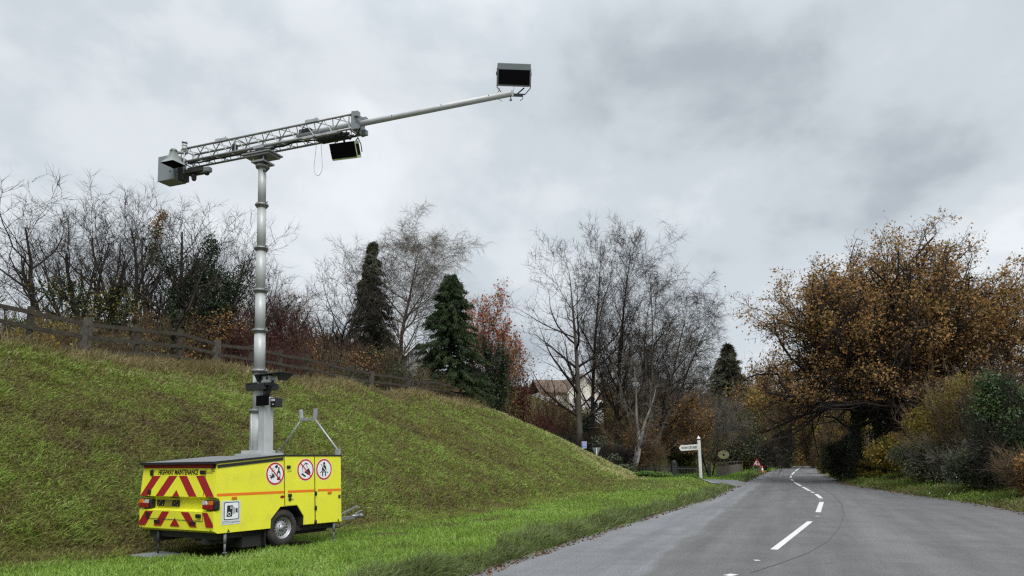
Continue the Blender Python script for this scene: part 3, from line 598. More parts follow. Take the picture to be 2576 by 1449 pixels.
b = MB(); b.bevbox((1.52, .58, 2.60), (1.70, .84, 2.745), .03); b.m = 1; b.cyl((1.51, .80, 2.69), (1.54, .80, 2.69), .035); b.cyl((1.51, .64, 2.69), (1.54, .64, 2.69), .03); ptz = b.build('surveillance_camera', [M['mast_paint'], M['black_plastic']], T)
b = MB(); b.box((1.44, .18, 2.755), (1.80, .93, 2.772)); 
for y0 in (.22, .80): b.add([(1.46, y0, 2.755), (1.78, y0, 2.755), (1.78, y0 + .13, 2.755), (1.46, y0 + .13, 2.755), (1.50, y0 + .04, 2.63), (1.66, y0 + .04, 2.63), (1.66, y0 + .09, 2.63), (1.50, y0 + .09, 2.63)], [(0, 1, 5, 4), (1, 2, 6, 5), (2, 3, 7, 6), (3, 0, 4, 7), (4, 5, 6, 7)])
b.build('camera_hood', M['black_plastic'], ptz)
# boom (its own frame: s along the boom, y away, h up), carried by the mast
BD = Vector((0.9243, -0.3817, 0)).normalized(); BO = TM @ Vector((MXY[0], MXY[1], 6.93)); BO.z = 7.76
BM = Matrix(((BD[0], -BD[1], 0, BO[0]), (BD[1], BD[0], 0, BO[1]), (0, 0, 1, BO[2]), (0, 0, 0, 1))); XF = TM.inverted() @ BM
HT, HWD = .135, .15
def bpart(b, name, mats, par=T): return b.build(name, mats, par, xf=XF)
b = MB(); b.box((-.34, -.20, -.262), (.33, .20, -.235)); b.box((-.30, -.17, -.30), (.29, .17, -.262)); b.cyl((0, 0, -.42), (0, 0, -.30), .07); b.box((-.14, -.16, -.42), (.16, .16, -.385)); b.cyl((-.12, -.12, -.40), (-.12, -.12, -.30), .012, n=6); b.cyl((.13, -.12, -.40), (.13, -.12, -.30), .012, n=6)
b.lathe([(.07, -.1), (.12, -.1), (.13, -.06), (.12, -.02), (.07, -.02)], (0, 0, -.40), (0, 0, 1), 18); bpart(b, 'turntable', M['alu'])
b = MB(); b.tube([(.12, -.05, -.42), (.20, -.05, -.46), (.21, -.05, -.55), (.14, -.05, -.60), (.07, -.05, -.56)], .014, 6); bpart(b, 'hose_loop', M['black_rubber'])
b = MB(); S0, S1 = -2.08, 2.2
for y0 in (-HWD, HWD):
    b.cyl((S0, y0, -HT), (S1, y0, -HT), .022, n=8); b.cyl((S0 + .15, y0, HT), (S1, y0, HT), .022, n=8)
nb = 10; ss = np.linspace(-1.95, S1 - .05, 2 * nb + 1)
for i in range(2 * nb):
    h0, h1 = (-HT, HT) if i % 2 == 0 else (HT, -HT)
    for y0 in (-HWD, HWD): b.cyl((ss[i], y0, h0), (ss[i + 1], y0, h1), .010, n=6)
    y0, y1 = (-HWD, HWD) if i % 2 == 0 else (HWD, -HWD)
    for h in (-HT, HT): b.cyl((ss[i], y0, h), (ss[i + 1], y1, h), .009, n=6)
for s0 in (-1.95, -.55, 2.1):
    for y0 in (-HWD, HWD): b.cyl((s0, y0, -HT), (s0, y0, HT), .012, n=6)
    b.cyl((s0, -HWD, -HT), (s0, HWD, -HT), .012, n=6); b.cyl((s0, -HWD, HT), (s0, HWD, HT), .012, n=6)
truss = bpart(b, 'boom_truss', M['alu'])
b = MB(); b.box((2.17, -.18, -.17), (2.225, .18, .17)); 
for y0 in (-.13, .13):
    for h in (-.12, .12): b.box((2.225, y0 - .045, h - .045), (2.30, y0 + .045, h + .045))
bpart(b, 'end_plate', M['grey_box'], truss)
b = MB()
for s0 in (-.9, 1.28): b = MB(); b.box((s0 - .14, -.185, HT - .01), (s0 + .14, -.115, HT + .045)); b.cyl((s0 - .1, -.15, HT + .03), (s0 - .1, -.15, HT + .075), .015, n=6); b.cyl((s0 + .1, -.15, HT + .03), (s0 + .1, -.15, HT + .075), .015, n=6); bpart(b, 'truss_clamp', M['galvanised'], truss)
for s0 in (1.2, 1.5, 1.75, .05): b = MB(); b.box((s0 - .12, -.185, -HT - .035), (s0 + .12, -.115, -HT + .01)); bpart(b, 'truss_clamp', M['galvanised'], truss)
b = MB(); b.cyl((.85, 0, 0), (5.26, 0, 0), .052, n=20); pole = bpart(b, 'boom_pole', M['mast_paint'])
b = MB(); b.cyl((-1.95, .03, -.055), (1.2, .03, -.03), .034, n=12); bpart(b, 'inner_tube', M['mast_paint'])
b = MB()
for s0, yy in ((2.94, .01), (3.94, .02), (4.85, .02)): b = MB(); b.cyl((s0, -.0515, yy), (s0, -.054, yy), .010, n=8); bpart(b, 'bolt', M['post_dark'], pole)
b = MB(); b.tube([(5.23, 0, -.05), (5.23, 0, -.09), (5.25, 0, -.115), (5.23, 0, -.13), (5.21, 0, -.115), (5.23, 0, -.09)], .008, 5); bpart(b, 'eye_bolt', M['post_dark'], pole)
b = MB()
rw = random.Random(4)
for k in range(5):
    y0 = rw.uniform(-.1, .1); h0 = -.10 + rw.uniform(-.03, .05); b.tube([(s, y0 + rw.uniform(-.03, .03), h0 + rw.uniform(-.03, .03)) for s in np.linspace(-1.9, 2.0, 14)], .010 + .006 * (k % 2), 5)
for k in range(7): b.tube([(1.25 + .14 * k + rw.uniform(-.1, .1), rw.uniform(-.15, .15), -.12), (1.4 + .14 * k, rw.uniform(-.1, .1), -.21), (1.5 + .14 * k, rw.uniform(-.15, .15), -.15)], .014, 5)
b.box((1.35, -.08, -.20), (1.95, .10, -.15)); b.box((.9, -.05, .02), (1.15, .08, .10)); b.box((-.75, -.03, -.06), (-.68, .06, .10)); bpart(b, 'cable_run', M['black_rubber'], truss)
b = MB(); b.bevbox((-2.53, -.20, -.47), (-2.08, .12, .05), .008); b.m = 1
for h in (-.09, -.30): b.cyl((-2.19, -.202, h), (-2.19, -.198, h), .022, n=12)
b.m = 2; b.box((-2.08, -.10, -.45), (-2.0, .12, -.20)); bpart(b, 'counterweight_box', [M['grey_box'], M['black_plastic'], M['post_dark']])
b = MB(); q_ = [(.055, .02), (.06, -0.04), (.075, -.10), (.105, -.17), (.175, -.255)]; hc = (-1.93, -.36)
vsq = [(hc[0] + sx * r, hc[1] + sy * r, h) for r, h in q_ for sx, sy in ((-1, -1), (1, -1), (1, 1), (-1, 1))]
b.add(vsq, [(4 * i + j, 4 * i + (j + 1) % 4, 4 * i + 4 + (j + 1) % 4, 4 * i + 4 + j) for i in range(4) for j in range(4)]); b.cyl((*hc, .01), (*hc, .055), .072, .06, 16); b.m = 1; b.box((hc[0] - .165, hc[1] - .165, -.252), (hc[0] + .165, hc[1] + .165, -.245)); b.m = 0
b.cyl((hc[0] + .04, hc[1] + .05, .0), (hc[0] + .12, -.13, .05), .03, n=8); b.cyl((hc[0], hc[1], -.06), (-2.0, -.15, -.13), .02, n=6); bpart(b, 'loudspeaker_horn', [M['grey_horn'], M['dark_glass']])
b = MB(); b.cyl((-1.82, -.2, -.38), (-1.82, -.2, .06), .013, n=8); b.cyl((-1.82, -.2, .05), (-1.82, -.2, .08), .020, .034, 14); b.cyl((-1.82, -.2, .08), (-1.82, -.2, .155), .040, .050, 16); b.cyl((-1.82, -.2, .155), (-1.82, -.2, .20), .052, .052, 16); b.cyl((-1.82, -.2, .225), (-1.82, -.2, .255), .055, .055, 16); b.lathe([(.055, 0), (.045, .018), (.0, .022)], (-1.82, -.2, .255), (0, 0, 1), 16); b.m = 1; b.cyl((-1.82, -.2, .20), (-1.82, -.2, .225), .046, n=14); bpart(b, 'beacon', [M['mast_paint'], M['post_dark']])
b = MB(); b.box((-2.0, -.22, -.36), (-1.6, -.19, -.34)); b.box((-1.95, -.08, -.34), (-1.45, .12, -.27)); b.cyl((-1.75, 0, -.34), (-1.75, 0, -.44), .05); b.lathe([(.05, 0), (.045, -.03), (.03, -.05), (0, -.055)], (-1.75, 0, -.44), (0, 0, 1), 14); bpart(b, 'dome_camera', M['post_dark'])
b = MB(); b.cyl((-1.66, .02, -.30), (-1.45, 0, -.32), .04); b.bevbox((-1.50, -.06, -.375), (-1.31, .06, -.265), .03); b.m = 1; b.lathe([(.055, 0), (.05, -.03), (.035, -.05), (0, -.06)], (-1.41, 0, -.37), (0, 0, 1), 14); bpart(b, 'side_camera', [M['grey_box'], M['black_plastic']])
b = MB(); lp = [(1.27 + .115 * 0, 0, -.15), (1.262, 0, -.35)] + [(1.322 + .095 * math.sin(q), 0, -.66 - .18 * math.cos(q)) for q in np.linspace(-1.9, 1.9, 15)] + [(1.385, 0, -.35), (1.38, 0, -.15)]
b.tube(lp, .0045, 5); bpart(b, 'wire_loop', M['galvanised'], truss)
def head_unit(name, cen, wd, ht, dp, yaw, tilt, kind):
    """black fronted camera head: local x across, y back, z up, facing -y in the world before yaw"""
    L_ = Matrix.Translation(cen) @ Matrix.Rotation(R(yaw), 4, 'Z') @ Matrix.Rotation(R(tilt), 4, 'X'); X2 = TM.inverted() @ L_
    b = MB(); b.bevbox((-wd / 2, .0, -ht / 2), (wd / 2, dp, ht / 2), .008); o = b.build(name, M['grey_box'] if kind == 1 else M['lime_edge'], T, xf=X2)
    b = MB()
    if kind == 1: b.box((-wd / 2 + .015, -.006, -ht / 2 + .01), (wd / 2 - .015, .0, ht / 2 - .10))
    else: b.box((-wd / 2 - .002, -.006, -ht / 2 + .03), (wd / 2 - .01, .0, ht / 2 + .002)); b.box((wd / 2, .02, -ht / 2 + .05), (wd / 2 + .005, dp - .03, ht / 2 - .05))
    b.build('dark_screen', M['dark_glass'], o, xf=X2); return o, X2
ends = BM @ Vector((5.22, 0, 0)); pc = Vector(at(1293.5, 187, ends.y))
hd, X2 = head_unit('camera_head', pc, .56, .345, .15, 4, 20, 1)
b = MB()
for sg in (-1, 1): b.box((sg * .285 - .006, .03, -.20), (sg * .285 + .006, .07, .10)); b.add([(sg * .285, .03, -.20), (sg * .285, .07, -.20), (sg * .20, .07, -.30), (sg * .20, .03, -.30)], [(0, 1, 2, 3)]); b.cyl((sg * .285, .03, -.20), (sg * .20, .05, -.30), .008, n=6); b.cyl((sg * .285, .10, .02), (sg * .30, .10, .02), .03)
b.box((-.20, .02, -.31), (.20, .08, -.295)); b.box((-.05, -.0, -.34), (.16, .09, -.31)); b.cyl((.05, .05, -.31), (.18, .05, -.20), .012, n=6); b.build('yoke', M['post_dark'], hd, xf=X2)
b = MB(); b.tube([tuple(pc + Vector(q)) for q in ((-.24, .08, -.19), (-.29, .1, -.30), (-.27, .1, -.38), (-.2, .1, -.42))], .004, 5); b.build('cable', M['post_dark'], hd, xf=TM.inverted()); b = MB(); b.tube([tuple(pc + Vector(q)) for q in ((.0, .08, -.17), (-.01, .1, -.24), (.0, .1, -.31))], .003, 5); b.build('cable', M['post_dark'], hd, xf=TM.inverted()); b = MB(); b.tube([tuple(pc + Vector(q)) for q in ((.14, .1, -.31), (.15, .1, -.37), (.1, .1, -.41))], .006, 5); b.build('cable', M['post_dark'], hd, xf=TM.inverted())
mid = BM @ Vector((1.85, 0, 0)); pc2 = Vector(at(864, 380, mid.y - .02))
hd2, X2 = head_unit('camera_head', pc2, .52, .30, .17, -16, 26, 2)
b = MB(); b.tube([(.22, .1, .13), (.29, .1, .20), (.325, .1, .08), (.32, .1, -.06)], .010, 6); b.tube([(-.2, .08, .13), (-.12, .08, .22), (0, .1, .26)], .009, 6); b.box((-.24, .05, .133), (.24, .12, .15)); b.cyl((0, .1, .14), (0, .12, .30), .02); b.build('yoke', M['post_dark'], hd2, xf=X2)

# ------------------------------------------------------------------ vegetation tools
def norm3(a):
    l = math.sqrt(a[0] * a[0] + a[1] * a[1] + a[2] * a[2]) or 1.0; return (a[0] / l, a[1] / l, a[2] / l)
def turn(d, ang, az):
    """direction at angle ang from d, azimuth az round it"""
    ax = (0, 0, 1) if abs(d[2]) < 0.9 else (1, 0, 0)
    a = norm3((d[1] * ax[2] - d[2] * ax[1], d[2] * ax[0] - d[0] * ax[2], d[0] * ax[1] - d[1] * ax[0]))
    b_ = (d[1] * a[2] - d[2] * a[1], d[2] * a[0] - d[0] * a[2], d[0] * a[1] - d[1] * a[0])
    s, c = math.sin(ang), math.cos(ang); ca, sa = math.cos(az) * s, math.sin(az) * s
    return (d[0] * c + a[0] * ca + b_[0] * sa, d[1] * c + a[1] * ca + b_[1] * sa, d[2] * c + a[2] * ca + b_[2] * sa)
def grow(rg, p, d, L, r, lv, P, out):
    """one limb: walks, wiggles, bends up or down, throws side limbs"""
    n = P['seg'][lv]; sg = L / n; wig, trop = P['wig'][lv], P['trop'][lv]; last = lv == P['lev']
    nch = 0 if last else P['n'][lv]; st = P['start'][lv] if not last else 1; az = rg.random() * 6.28; acc = rg.random() * 0.5
    for i in range(n):
        t0, t1 = i / n, (i + 1) / n
        d = norm3((d[0] + rg.gauss(0, wig), d[1] + rg.gauss(0, wig), d[2] + rg.gauss(0, wig) + trop))
        q = (p[0] + d[0] * sg, p[1] + d[1] * sg, p[2] + d[2] * sg)
        ra, rb = r * (1 - P['taper'] * t0), r * (1 - P['taper'] * t1)
        out.append((*p, *q, ra, rb, lv))
        if not last and t1 > st:
            acc += nch / (n * (1 - st) + 1e-6)
            while acc >= 1:
                acc -= 1; az += 2.4 + rg.gauss(0, 0.4); f = rg.random()
                b_ = tuple(p[k] + (q[k] - p[k]) * f for k in range(3)); tt_ = t0 + (t1 - t0) * f
                cl = L * P['ratio'][lv] * (1 - P['fall'][lv] * (tt_ - st) / (1 - st + 1e-6)) * rg.uniform(0.7, 1.25)
                grow(rg, b_, turn(d, P['ang'][lv] * rg.uniform(0.75, 1.3), az), cl, max(0.009, min(rb * 0.72, rb * (0.35 + 0.4 * rg.random()))), lv + 1, P, out)
        p = q
def skeleton(seed, P, stems):
    rg = random.Random(seed); out = []
    for p, d, L, r in stems: grow(rg, p, norm3(d), L, r, 0, P, out)
    return np.array(out)
def tubes(K, lo, n):
    p0, p1 = K[:, :3], K[:, 3:6]; d = p1 - p0; ln_ = np.linalg.norm(d, axis=1, keepdims=True) + 1e-9; d = d / ln_
    p1 = p1 + d * np.minimum(K[:, 7:8] * 0.5, 0.05)
    ax = np.where(np.abs(d[:, 2:3]) < 0.9, [[0, 0, 1.0]], [[1.0, 0, 0]]); a = np.cross(d, ax); a /= np.linalg.norm(a, axis=1, keepdims=True); b_ = np.cross(d, a)
    an = np.arange(n) / n * 2 * np.pi; off = a[:, None] * np.cos(an)[None, :, None] + b_[:, None] * np.sin(an)[None, :, None]
    V = np.concatenate([p0[:, None] + off * K[:, 6][:, None, None], p1[:, None] + off * K[:, 7][:, None, None]], 1)
    i = np.arange(n); f = np.stack([i, (i + 1) % n, n + (i + 1) % n, n + i], -1)
    Fc = (np.arange(len(K)) * 2 * n)[:, None, None] + f[None]
    return V.reshape(-1, 3), Fc.reshape(-1, 4)
def merge(parts):
    Vs, Fs, k = [], [], 0
    for V, Fc in parts: Vs.append(V); Fs.append(Fc + k); k += len(V)
    return np.concatenate(Vs), np.concatenate(Fs)
def unit(a): return a / (np.linalg.norm(a, axis=-1, keepdims=True) + 1e-9)
def blades(P0, D, L, wd, rng, fold=0.0):
    """thin pointed strips: three corners each"""
    s = unit(np.cross(D, rng.normal(size=D.shape))) * (wd / 2)[:, None]
    V = np.stack([P0 - s, P0 + s, P0 + D * L[:, None]], 1).reshape(-1, 3)
    return V, np.arange(len(P0) * 3).reshape(-1, 3)
def leafquads(P0, size, rng, flat=0.0, asp=0.6):
    n = len(P0); a = rng.normal(size=(n, 3)); a[:, 2] *= (1 - flat); a = unit(a); b_ = unit(np.cross(a, rng.normal(size=(n, 3))))
    a = a * (size / 2)[:, None]; b_ = b_ * (size * asp / 2)[:, None]
    V = np.stack([P0 - a, P0 + b_ * 1.0 - a * .1, P0 + a, P0 - b_ * 1.0 - a * .1], 1).reshape(-1, 3)
    return V, np.arange(n * 4).reshape(-1, 4)
def fit(K, H, Wd, base=None):
    """scale a skeleton so its crown is H tall and Wd wide"""
    K = K.copy(); ends = K[:, 3:6]; h = np.percentile(ends[:, 2], 99.7); wx = np.percentile(np.abs(ends[:, :2] - np.median(ends[:, :2], axis=0) * 0), 97)
    sz, sx = H / h, (Wd / 2) / wx
    K[:, [0, 1, 3, 4]] *= sx; K[:, [2, 5]] *= sz; return K
def spray(K, lv, per, L, wd, rng, up=0.15, spread=0.75):
    """fine end twigs thrown off the thin limbs"""
    Q = K[K[:, 8] >= lv]; Q = np.repeat(Q, per, 0); n = len(Q); f = rng.random((n, 1))
    P0 = Q[:, :3] + (Q[:, 3:6] - Q[:, :3]) * f; D = unit(Q[:, 3:6] - Q[:, :3]); D = unit(D + rng.normal(size=(n, 3)) * spread * 0.6 + np.array([0, 0, up]))
    return P0, D, L * rng.uniform(0.5, 1.3, n), np.full(n, wd)

leafmat('bark_dark', [(0.030, 0.026, 0.022), (0.05, 0.043, 0.036)], 0.9, 0, 0.15); leafmat('bark_grey', [(0.085, 0.08, 0.066), (0.12, 0.11, 0.09)], 0.9, 0, 0.15)
leafmat('twig_dark', [(0.020, 0.017, 0.015), (0.036, 0.030, 0.026), (0.06, 0.049, 0.04)], 0.9, 0, 0.1)
leafmat('twig_grey', [(0.10, 0.09, 0.077), (0.16, 0.145, 0.12), (0.22, 0.19, 0.155)], 0.9, 0, 0.1)
leafmat('twig_red', [(0.055, 0.033, 0.03), (0.09, 0.048, 0.042), (0.12, 0.065, 0.05)], 0.9, 0, 0.1)
leafmat('twig_brown', [(0.075, 0.056, 0.038), (0.13, 0.094, 0.058), (0.20, 0.14, 0.075)], 0.9, 0, 0.1)
leafmat('birch_bark', [(0.10, 0.09, 0.08), (0.30, 0.285, 0.27)], 0.8, 0, 0.15)
leafmat('oak_leaf', [(0.13, 0.075, 0.035), (0.25, 0.135, 0.05), (0.35, 0.19, 0.062), (0.42, 0.25, 0.09), (0.21, 0.16, 0.055)], 0.7, 0.3)
leafmat('olive_leaf', [(0.075, 0.073, 0.02), (0.17, 0.15, 0.032), (0.27, 0.21, 0.04), (0.25, 0.145, 0.04)], 0.7, 0.3)
leafmat('yellow_leaf', [(0.14, 0.12, 0.02), (0.30, 0.22, 0.03), (0.40, 0.28, 0.035)], 0.7, 0.3)
leafmat('orange_leaf', [(0.22, 0.11, 0.03), (0.36, 0.19, 0.05), (0.44, 0.27, 0.10), (0.16, 0.08, 0.03)], 0.7, 0.3)
leafmat('red_leaf', [(0.26, 0.020, 0.016), (0.38, 0.045, 0.02), (0.42, 0.13, 0.03), (0.34, 0.18, 0.05)], 0.7, 0.3)
leafmat('pale_leaf', [(0.30, 0.17, 0.04), (0.36, 0.24, 0.10), (0.22, 0.16, 0.07)], 0.7, 0.3)
leafmat('darkred_leaf', [(0.05, 0.016, 0.015), (0.10, 0.024, 0.022), (0.13, 0.045, 0.03)], 0.7, 0.25)
leafmat('ivy_leaf', [(0.010, 0.024, 0.010), (0.022, 0.046, 0.016), (0.045, 0.075, 0.026)], 0.45, 0.1, 0.4)
leafmat('holly_leaf', [(0.018, 0.040, 0.014), (0.045, 0.088, 0.026), (0.11, 0.17, 0.045)], 0.4, 0.12, 0.4)
leafmat('cypress_spray', [(0.014, 0.028, 0.012), (0.028, 0.048, 0.017), (0.058, 0.078, 0.026)], 0.7, 0.08)
leafmat('spruce_spray', [(0.022, 0.032, 0.018), (0.044, 0.054, 0.028), (0.085, 0.072, 0.036)], 0.7, 0.08)
leafmat('bramble_leaf', [(0.036, 0.048, 0.027), (0.085, 0.10, 0.055), (0.17, 0.18, 0.11)], 0.6, 0.15)
leafmat('laurel_leaf', [(0.05, 0.10, 0.02), (0.10, 0.19, 0.03), (0.18, 0.26, 0.05)], 0.5, 0.2)

def wood(root, K, split, name_t, name_c, mt, mc, rng, nt_=10, sprays=None, mt_thin=0.0):
    """trunk and crown of a tree as two parts"""
    A, B_ = K[K[:, 8] < split], K[K[:, 8] >= split]
    V, Fc = tubes(A, 0, nt_); bigmesh(name_t, V, Fc, M[mt], root, np.repeat(rng.random(len(A)), 2 * nt_), True)
    th = B_[:, 6] > 0.02; parts = []; rn = []
    for Q, n in ((B_[th], 5), (B_[~th], 3)):
        if len(Q): V, Fc = tubes(Q, 0, n); parts.append((V, Fc)); rn.append(np.repeat(rng.random(len(Q)), 2 * n))
    V, Fc = merge(parts); rn = np.concatenate(rn)
    if sprays is not None:
        P0, D, L, wd = sprays; s = unit(np.cross(D, rng.normal(size=D.shape))) * (wd / 2)[:, None]; e = P0 + D * L[:, None]
        V2 = np.stack([P0 - s, P0 + s, e + s * .25, e - s * .25], 1).reshape(-1, 3); F2 = np.arange(len(P0) * 4).reshape(-1, 4) + len(V)
        V = np.concatenate([V, V2]); Fc = np.concatenate([Fc, F2]); rn = np.concatenate([rn, np.repeat(rng.random(len(P0)), 4)])
    return bigmesh(name_c, V, Fc, M[mc], root, rn)
def leaves(root, name, P0, size, mt, rng, asp=0.6, flat=0.0, rnd=None):
    V, Fc = leafquads(P0, size, rng, flat, asp); r_ = rng.random(len(P0)) if rnd is None else np.clip(rnd, 0, 1)
    return bigmesh(name, V, Fc, M[mt], root, np.repeat(r_, 4))
def ivy_on(root, K, rng, n, zmax, thick, size=0.13, lvmax=0.5, name='ivy'):
    A = K[(K[:, 8] < lvmax) & (K[:, 2] < zmax)]; w_ = np.linalg.norm(A[:, 3:6] - A[:, :3], axis=1); i = rng.choice(len(A), n, p=w_ / w_.sum()); Q = A[i]; f = rng.random((n, 1))
    P0 = Q[:, :3] + (Q[:, 3:6] - Q[:, :3]) * f; d = unit(rng.normal(size=(n, 3)))
    clump = 0.75 + 0.5 * np.sin(P0[:, 2] * 3.1 + 2 * np.sin(P0[:, 2] * 1.3)); P0 = P0 + d * (Q[:, 6:7] + thick * clump[:, None] * rng.random((n, 1)) ** 0.7 * np.array([[1, 1, .6]]))
    return leaves(root, name, P0, size * rng.uniform(.6, 1.3, n), 'ivy_leaf', rng)
def blobs(rng, n, blist):
    """points in a cloud of soft overlapping lobes: (centre, radii)"""
    w_ = np.array([r[0] * r[1] * r[2] for c, r in blist]) ** 0.8; i = rng.choice(len(blist), n, p=w_ / w_.sum()); C_ = np.array([c for c, r in blist])[i]; R_ = np.array([r for c, r in blist])[i]
    d = unit(rng.normal(size=(n, 3))); rr = rng.random((n, 1)) ** 0.45 * (1 + 0.12 * rng.normal(size=(n, 1))); return C_ + d * rr * R_

BARE = dict(lev=3, seg=[9, 7, 5, 3], wig=[.07, .13, .17, .2], trop=[.06, .09, .07, .05], n=[11, 6, 4], start=[.18, .18, .12], ang=[.55, .65, .75], ratio=[.62, .5, .5], fall=[.5, .45, .4], taper=.82)
BIRCH = dict(lev=3, seg=[14, 9, 7, 4], wig=[.035, .09, .13, .2], trop=[.03, .06, .0, -.11], n=[20, 8, 5], start=[.22, .2, .2], ang=[.75, .65, .75], ratio=[.38, .44, .5], fall=[.5, .3, .3], taper=.95)
BEECH = dict(lev=3, seg=[14, 9, 6, 4], wig=[.03, .08, .12, .16], trop=[.04, .11, .09, .08], n=[22, 8, 4], start=[.24, .18, .15], ang=[.85, .65, .75], ratio=[.38, .42, .5], fall=[.55, .4, .4], taper=.95)
OAK = dict(lev=4, seg=[6, 9, 7, 5, 3], wig=[.06, .12, .18, .22, .22], trop=[.05, .0, .02, .03, .03], n=[16, 10, 7, 4], start=[.30, .15, .12, .1], ang=[1.18, .75, .8, .8], ratio=[1.05, .5, .45, .5], fall=[.25, .4, .4, .3], taper=.6)
SHRUB = dict(lev=2, seg=[7, 5, 3], wig=[.12, .18, .2], trop=[.05, .05, .05], n=[8, 5], start=[.2, .15], ang=[.55, .7], ratio=[.5, .5], fall=[.4, .3], taper=.75)

def place(px, Y): p = at(px, 1145, Y); return (float(p[0]), float(Y), float(gz(p[0], Y)))
def top_h(px, py, Y, z0): return float(at(px, py, Y)[2]) - z0
def wid(pxw, Y): return pxw / F_PX * Y

def bare_tree(px, Y, pytop, wpx, label, seed, P=BARE, mt='bark_dark', mc='twig_dark', stems=1, lean=(0, 0), tr_=.16, name='bare_tree', group='bare trees', per=2, sl=.5, sw=.012, split=.5, up=.15, cat='tree', lv=None, spread=.25, stem_sp=.25):
    x, y, z = place(px, Y); H = top_h(px, pytop, Y, z); root = thing(name, label, cat, (x, y, z - .05), 0, group); rg = random.Random(seed + 7)
    st = []
    for i in range(stems):
        a = i / stems * 6.28 + rg.random(); o = 0 if stems == 1 else stem_sp * rg.uniform(.4, 1)
        st.append(((o * math.cos(a), o * math.sin(a), 0), (lean[0] + (0 if stems == 1 else spread * math.cos(a)), lean[1] + (0 if stems == 1 else spread * math.sin(a)), 1), H * rg.uniform(.82, 1.0), tr_ * rg.uniform(.75, 1)))
    K = skeleton(seed, P, st); K = fit(K, H, wid(wpx, Y) * 1.2); rng = np.random.default_rng(seed)
    wood(root, K, split, 'trunk', 'crown', mt, mc, rng, sprays=spray(K, P['lev'] - 1 if lv is None else lv, per, sl, sw, rng, up))
    return root, K, rng
def conifer(px, Y, pytop, wpx, label, seed, mt='cypress_spray', name='conifer', droop=.5, dens=16000, base=.06, top_w=.12, shape=.8, group='evergreen conifers', size=.34):
    x, y, z = place(px, Y); H = top_h(px, pytop, Y, z); Wr = wid(wpx, Y) / 2; root = thing(name, label, 'tree', (x, y, z - .05), 0, group); rng = np.random.default_rng(seed); rg = random.Random(seed)
    K = [(0, 0, H * i / 12, rg.gauss(0, .05), rg.gauss(0, .05), H * (i + 1) / 12, .22 * (1 - i / 12.5), .22 * (1 - (i + 1) / 12.5), 0) for i in range(12)]
    for i in range(1, 12): K[i] = (*K[i - 1][3:6], *K[i][3:])
    K = np.array(K); BR = []; h = base * H
    while h < H * .985:
        t = h / H; rmax = Wr * (1 - t) ** shape * rg.uniform(.45, 1.2) + top_w
        a = rg.random() * 6.28; d0 = .25; 
        p = (0, 0, h); n = 5; el = rg.uniform(.1, .5)
        for i in range(n):
            q = (p[0] + math.cos(a) * rmax / n, p[1] + math.sin(a) * rmax / n, p[2] + (el - droop * (i + 1) / n * 1.3) * rmax / n); BR.append((*p, *q, .035 * (1 - i / n), .035 * (1 - (i + 1) / n) + .004, 1)); p = q
            a += rg.gauss(0, .12)
        h += H / 400 * rg.uniform(.5, 1.5) * (1.2 - .5 * t)
    BR = np.array(BR); V, Fc = tubes(np.concatenate([K]), 0, 9); bigmesh('trunk', V, Fc, M['bark_dark'], root, np.repeat(rng.random(len(K)), 18), True)
    seg = np.repeat(np.arange(5)[None], len(BR) // 5, 0).ravel(); w_ = (seg + .6); i = rng.choice(len(BR), dens, p=w_ / w_.sum()); Q = BR[i]
    P0 = Q[:, :3] + (Q[:, 3:6] - Q[:, :3]) * rng.random((dens, 1)) + rng.normal(size=(dens, 3)) * .07
    D = unit(unit(Q[:, 3:6] - Q[:, :3]) * .8 + rng.normal(size=(dens, 3)) * .5 + np.array([0, 0, -droop])); L = size * rng.uniform(.5, 1.4, dens)
    V, Fc = blades(P0, D, L, size * .3 * rng.uniform(.6, 1.3, dens), rng); V3, F3 = tubes(BR, 0, 3); F3 = np.concatenate([F3[:, [0, 1, 2]], F3[:, [0, 2, 3]]])
    tone = np.clip(.5 + .35 * np.sin(P0[:, 2] * 1.7 + np.arctan2(P0[:, 1], P0[:, 0]) * 3 + seed) * .6 + rng.normal(size=dens) * .22, 0, 1)
    bigmesh('crown', np.concatenate([V, V3]), np.concatenate([Fc, F3 + len(V)]), M[mt], root, np.concatenate([np.repeat(tone, 3), np.full(len(V3), .2)])); return root, K, rng
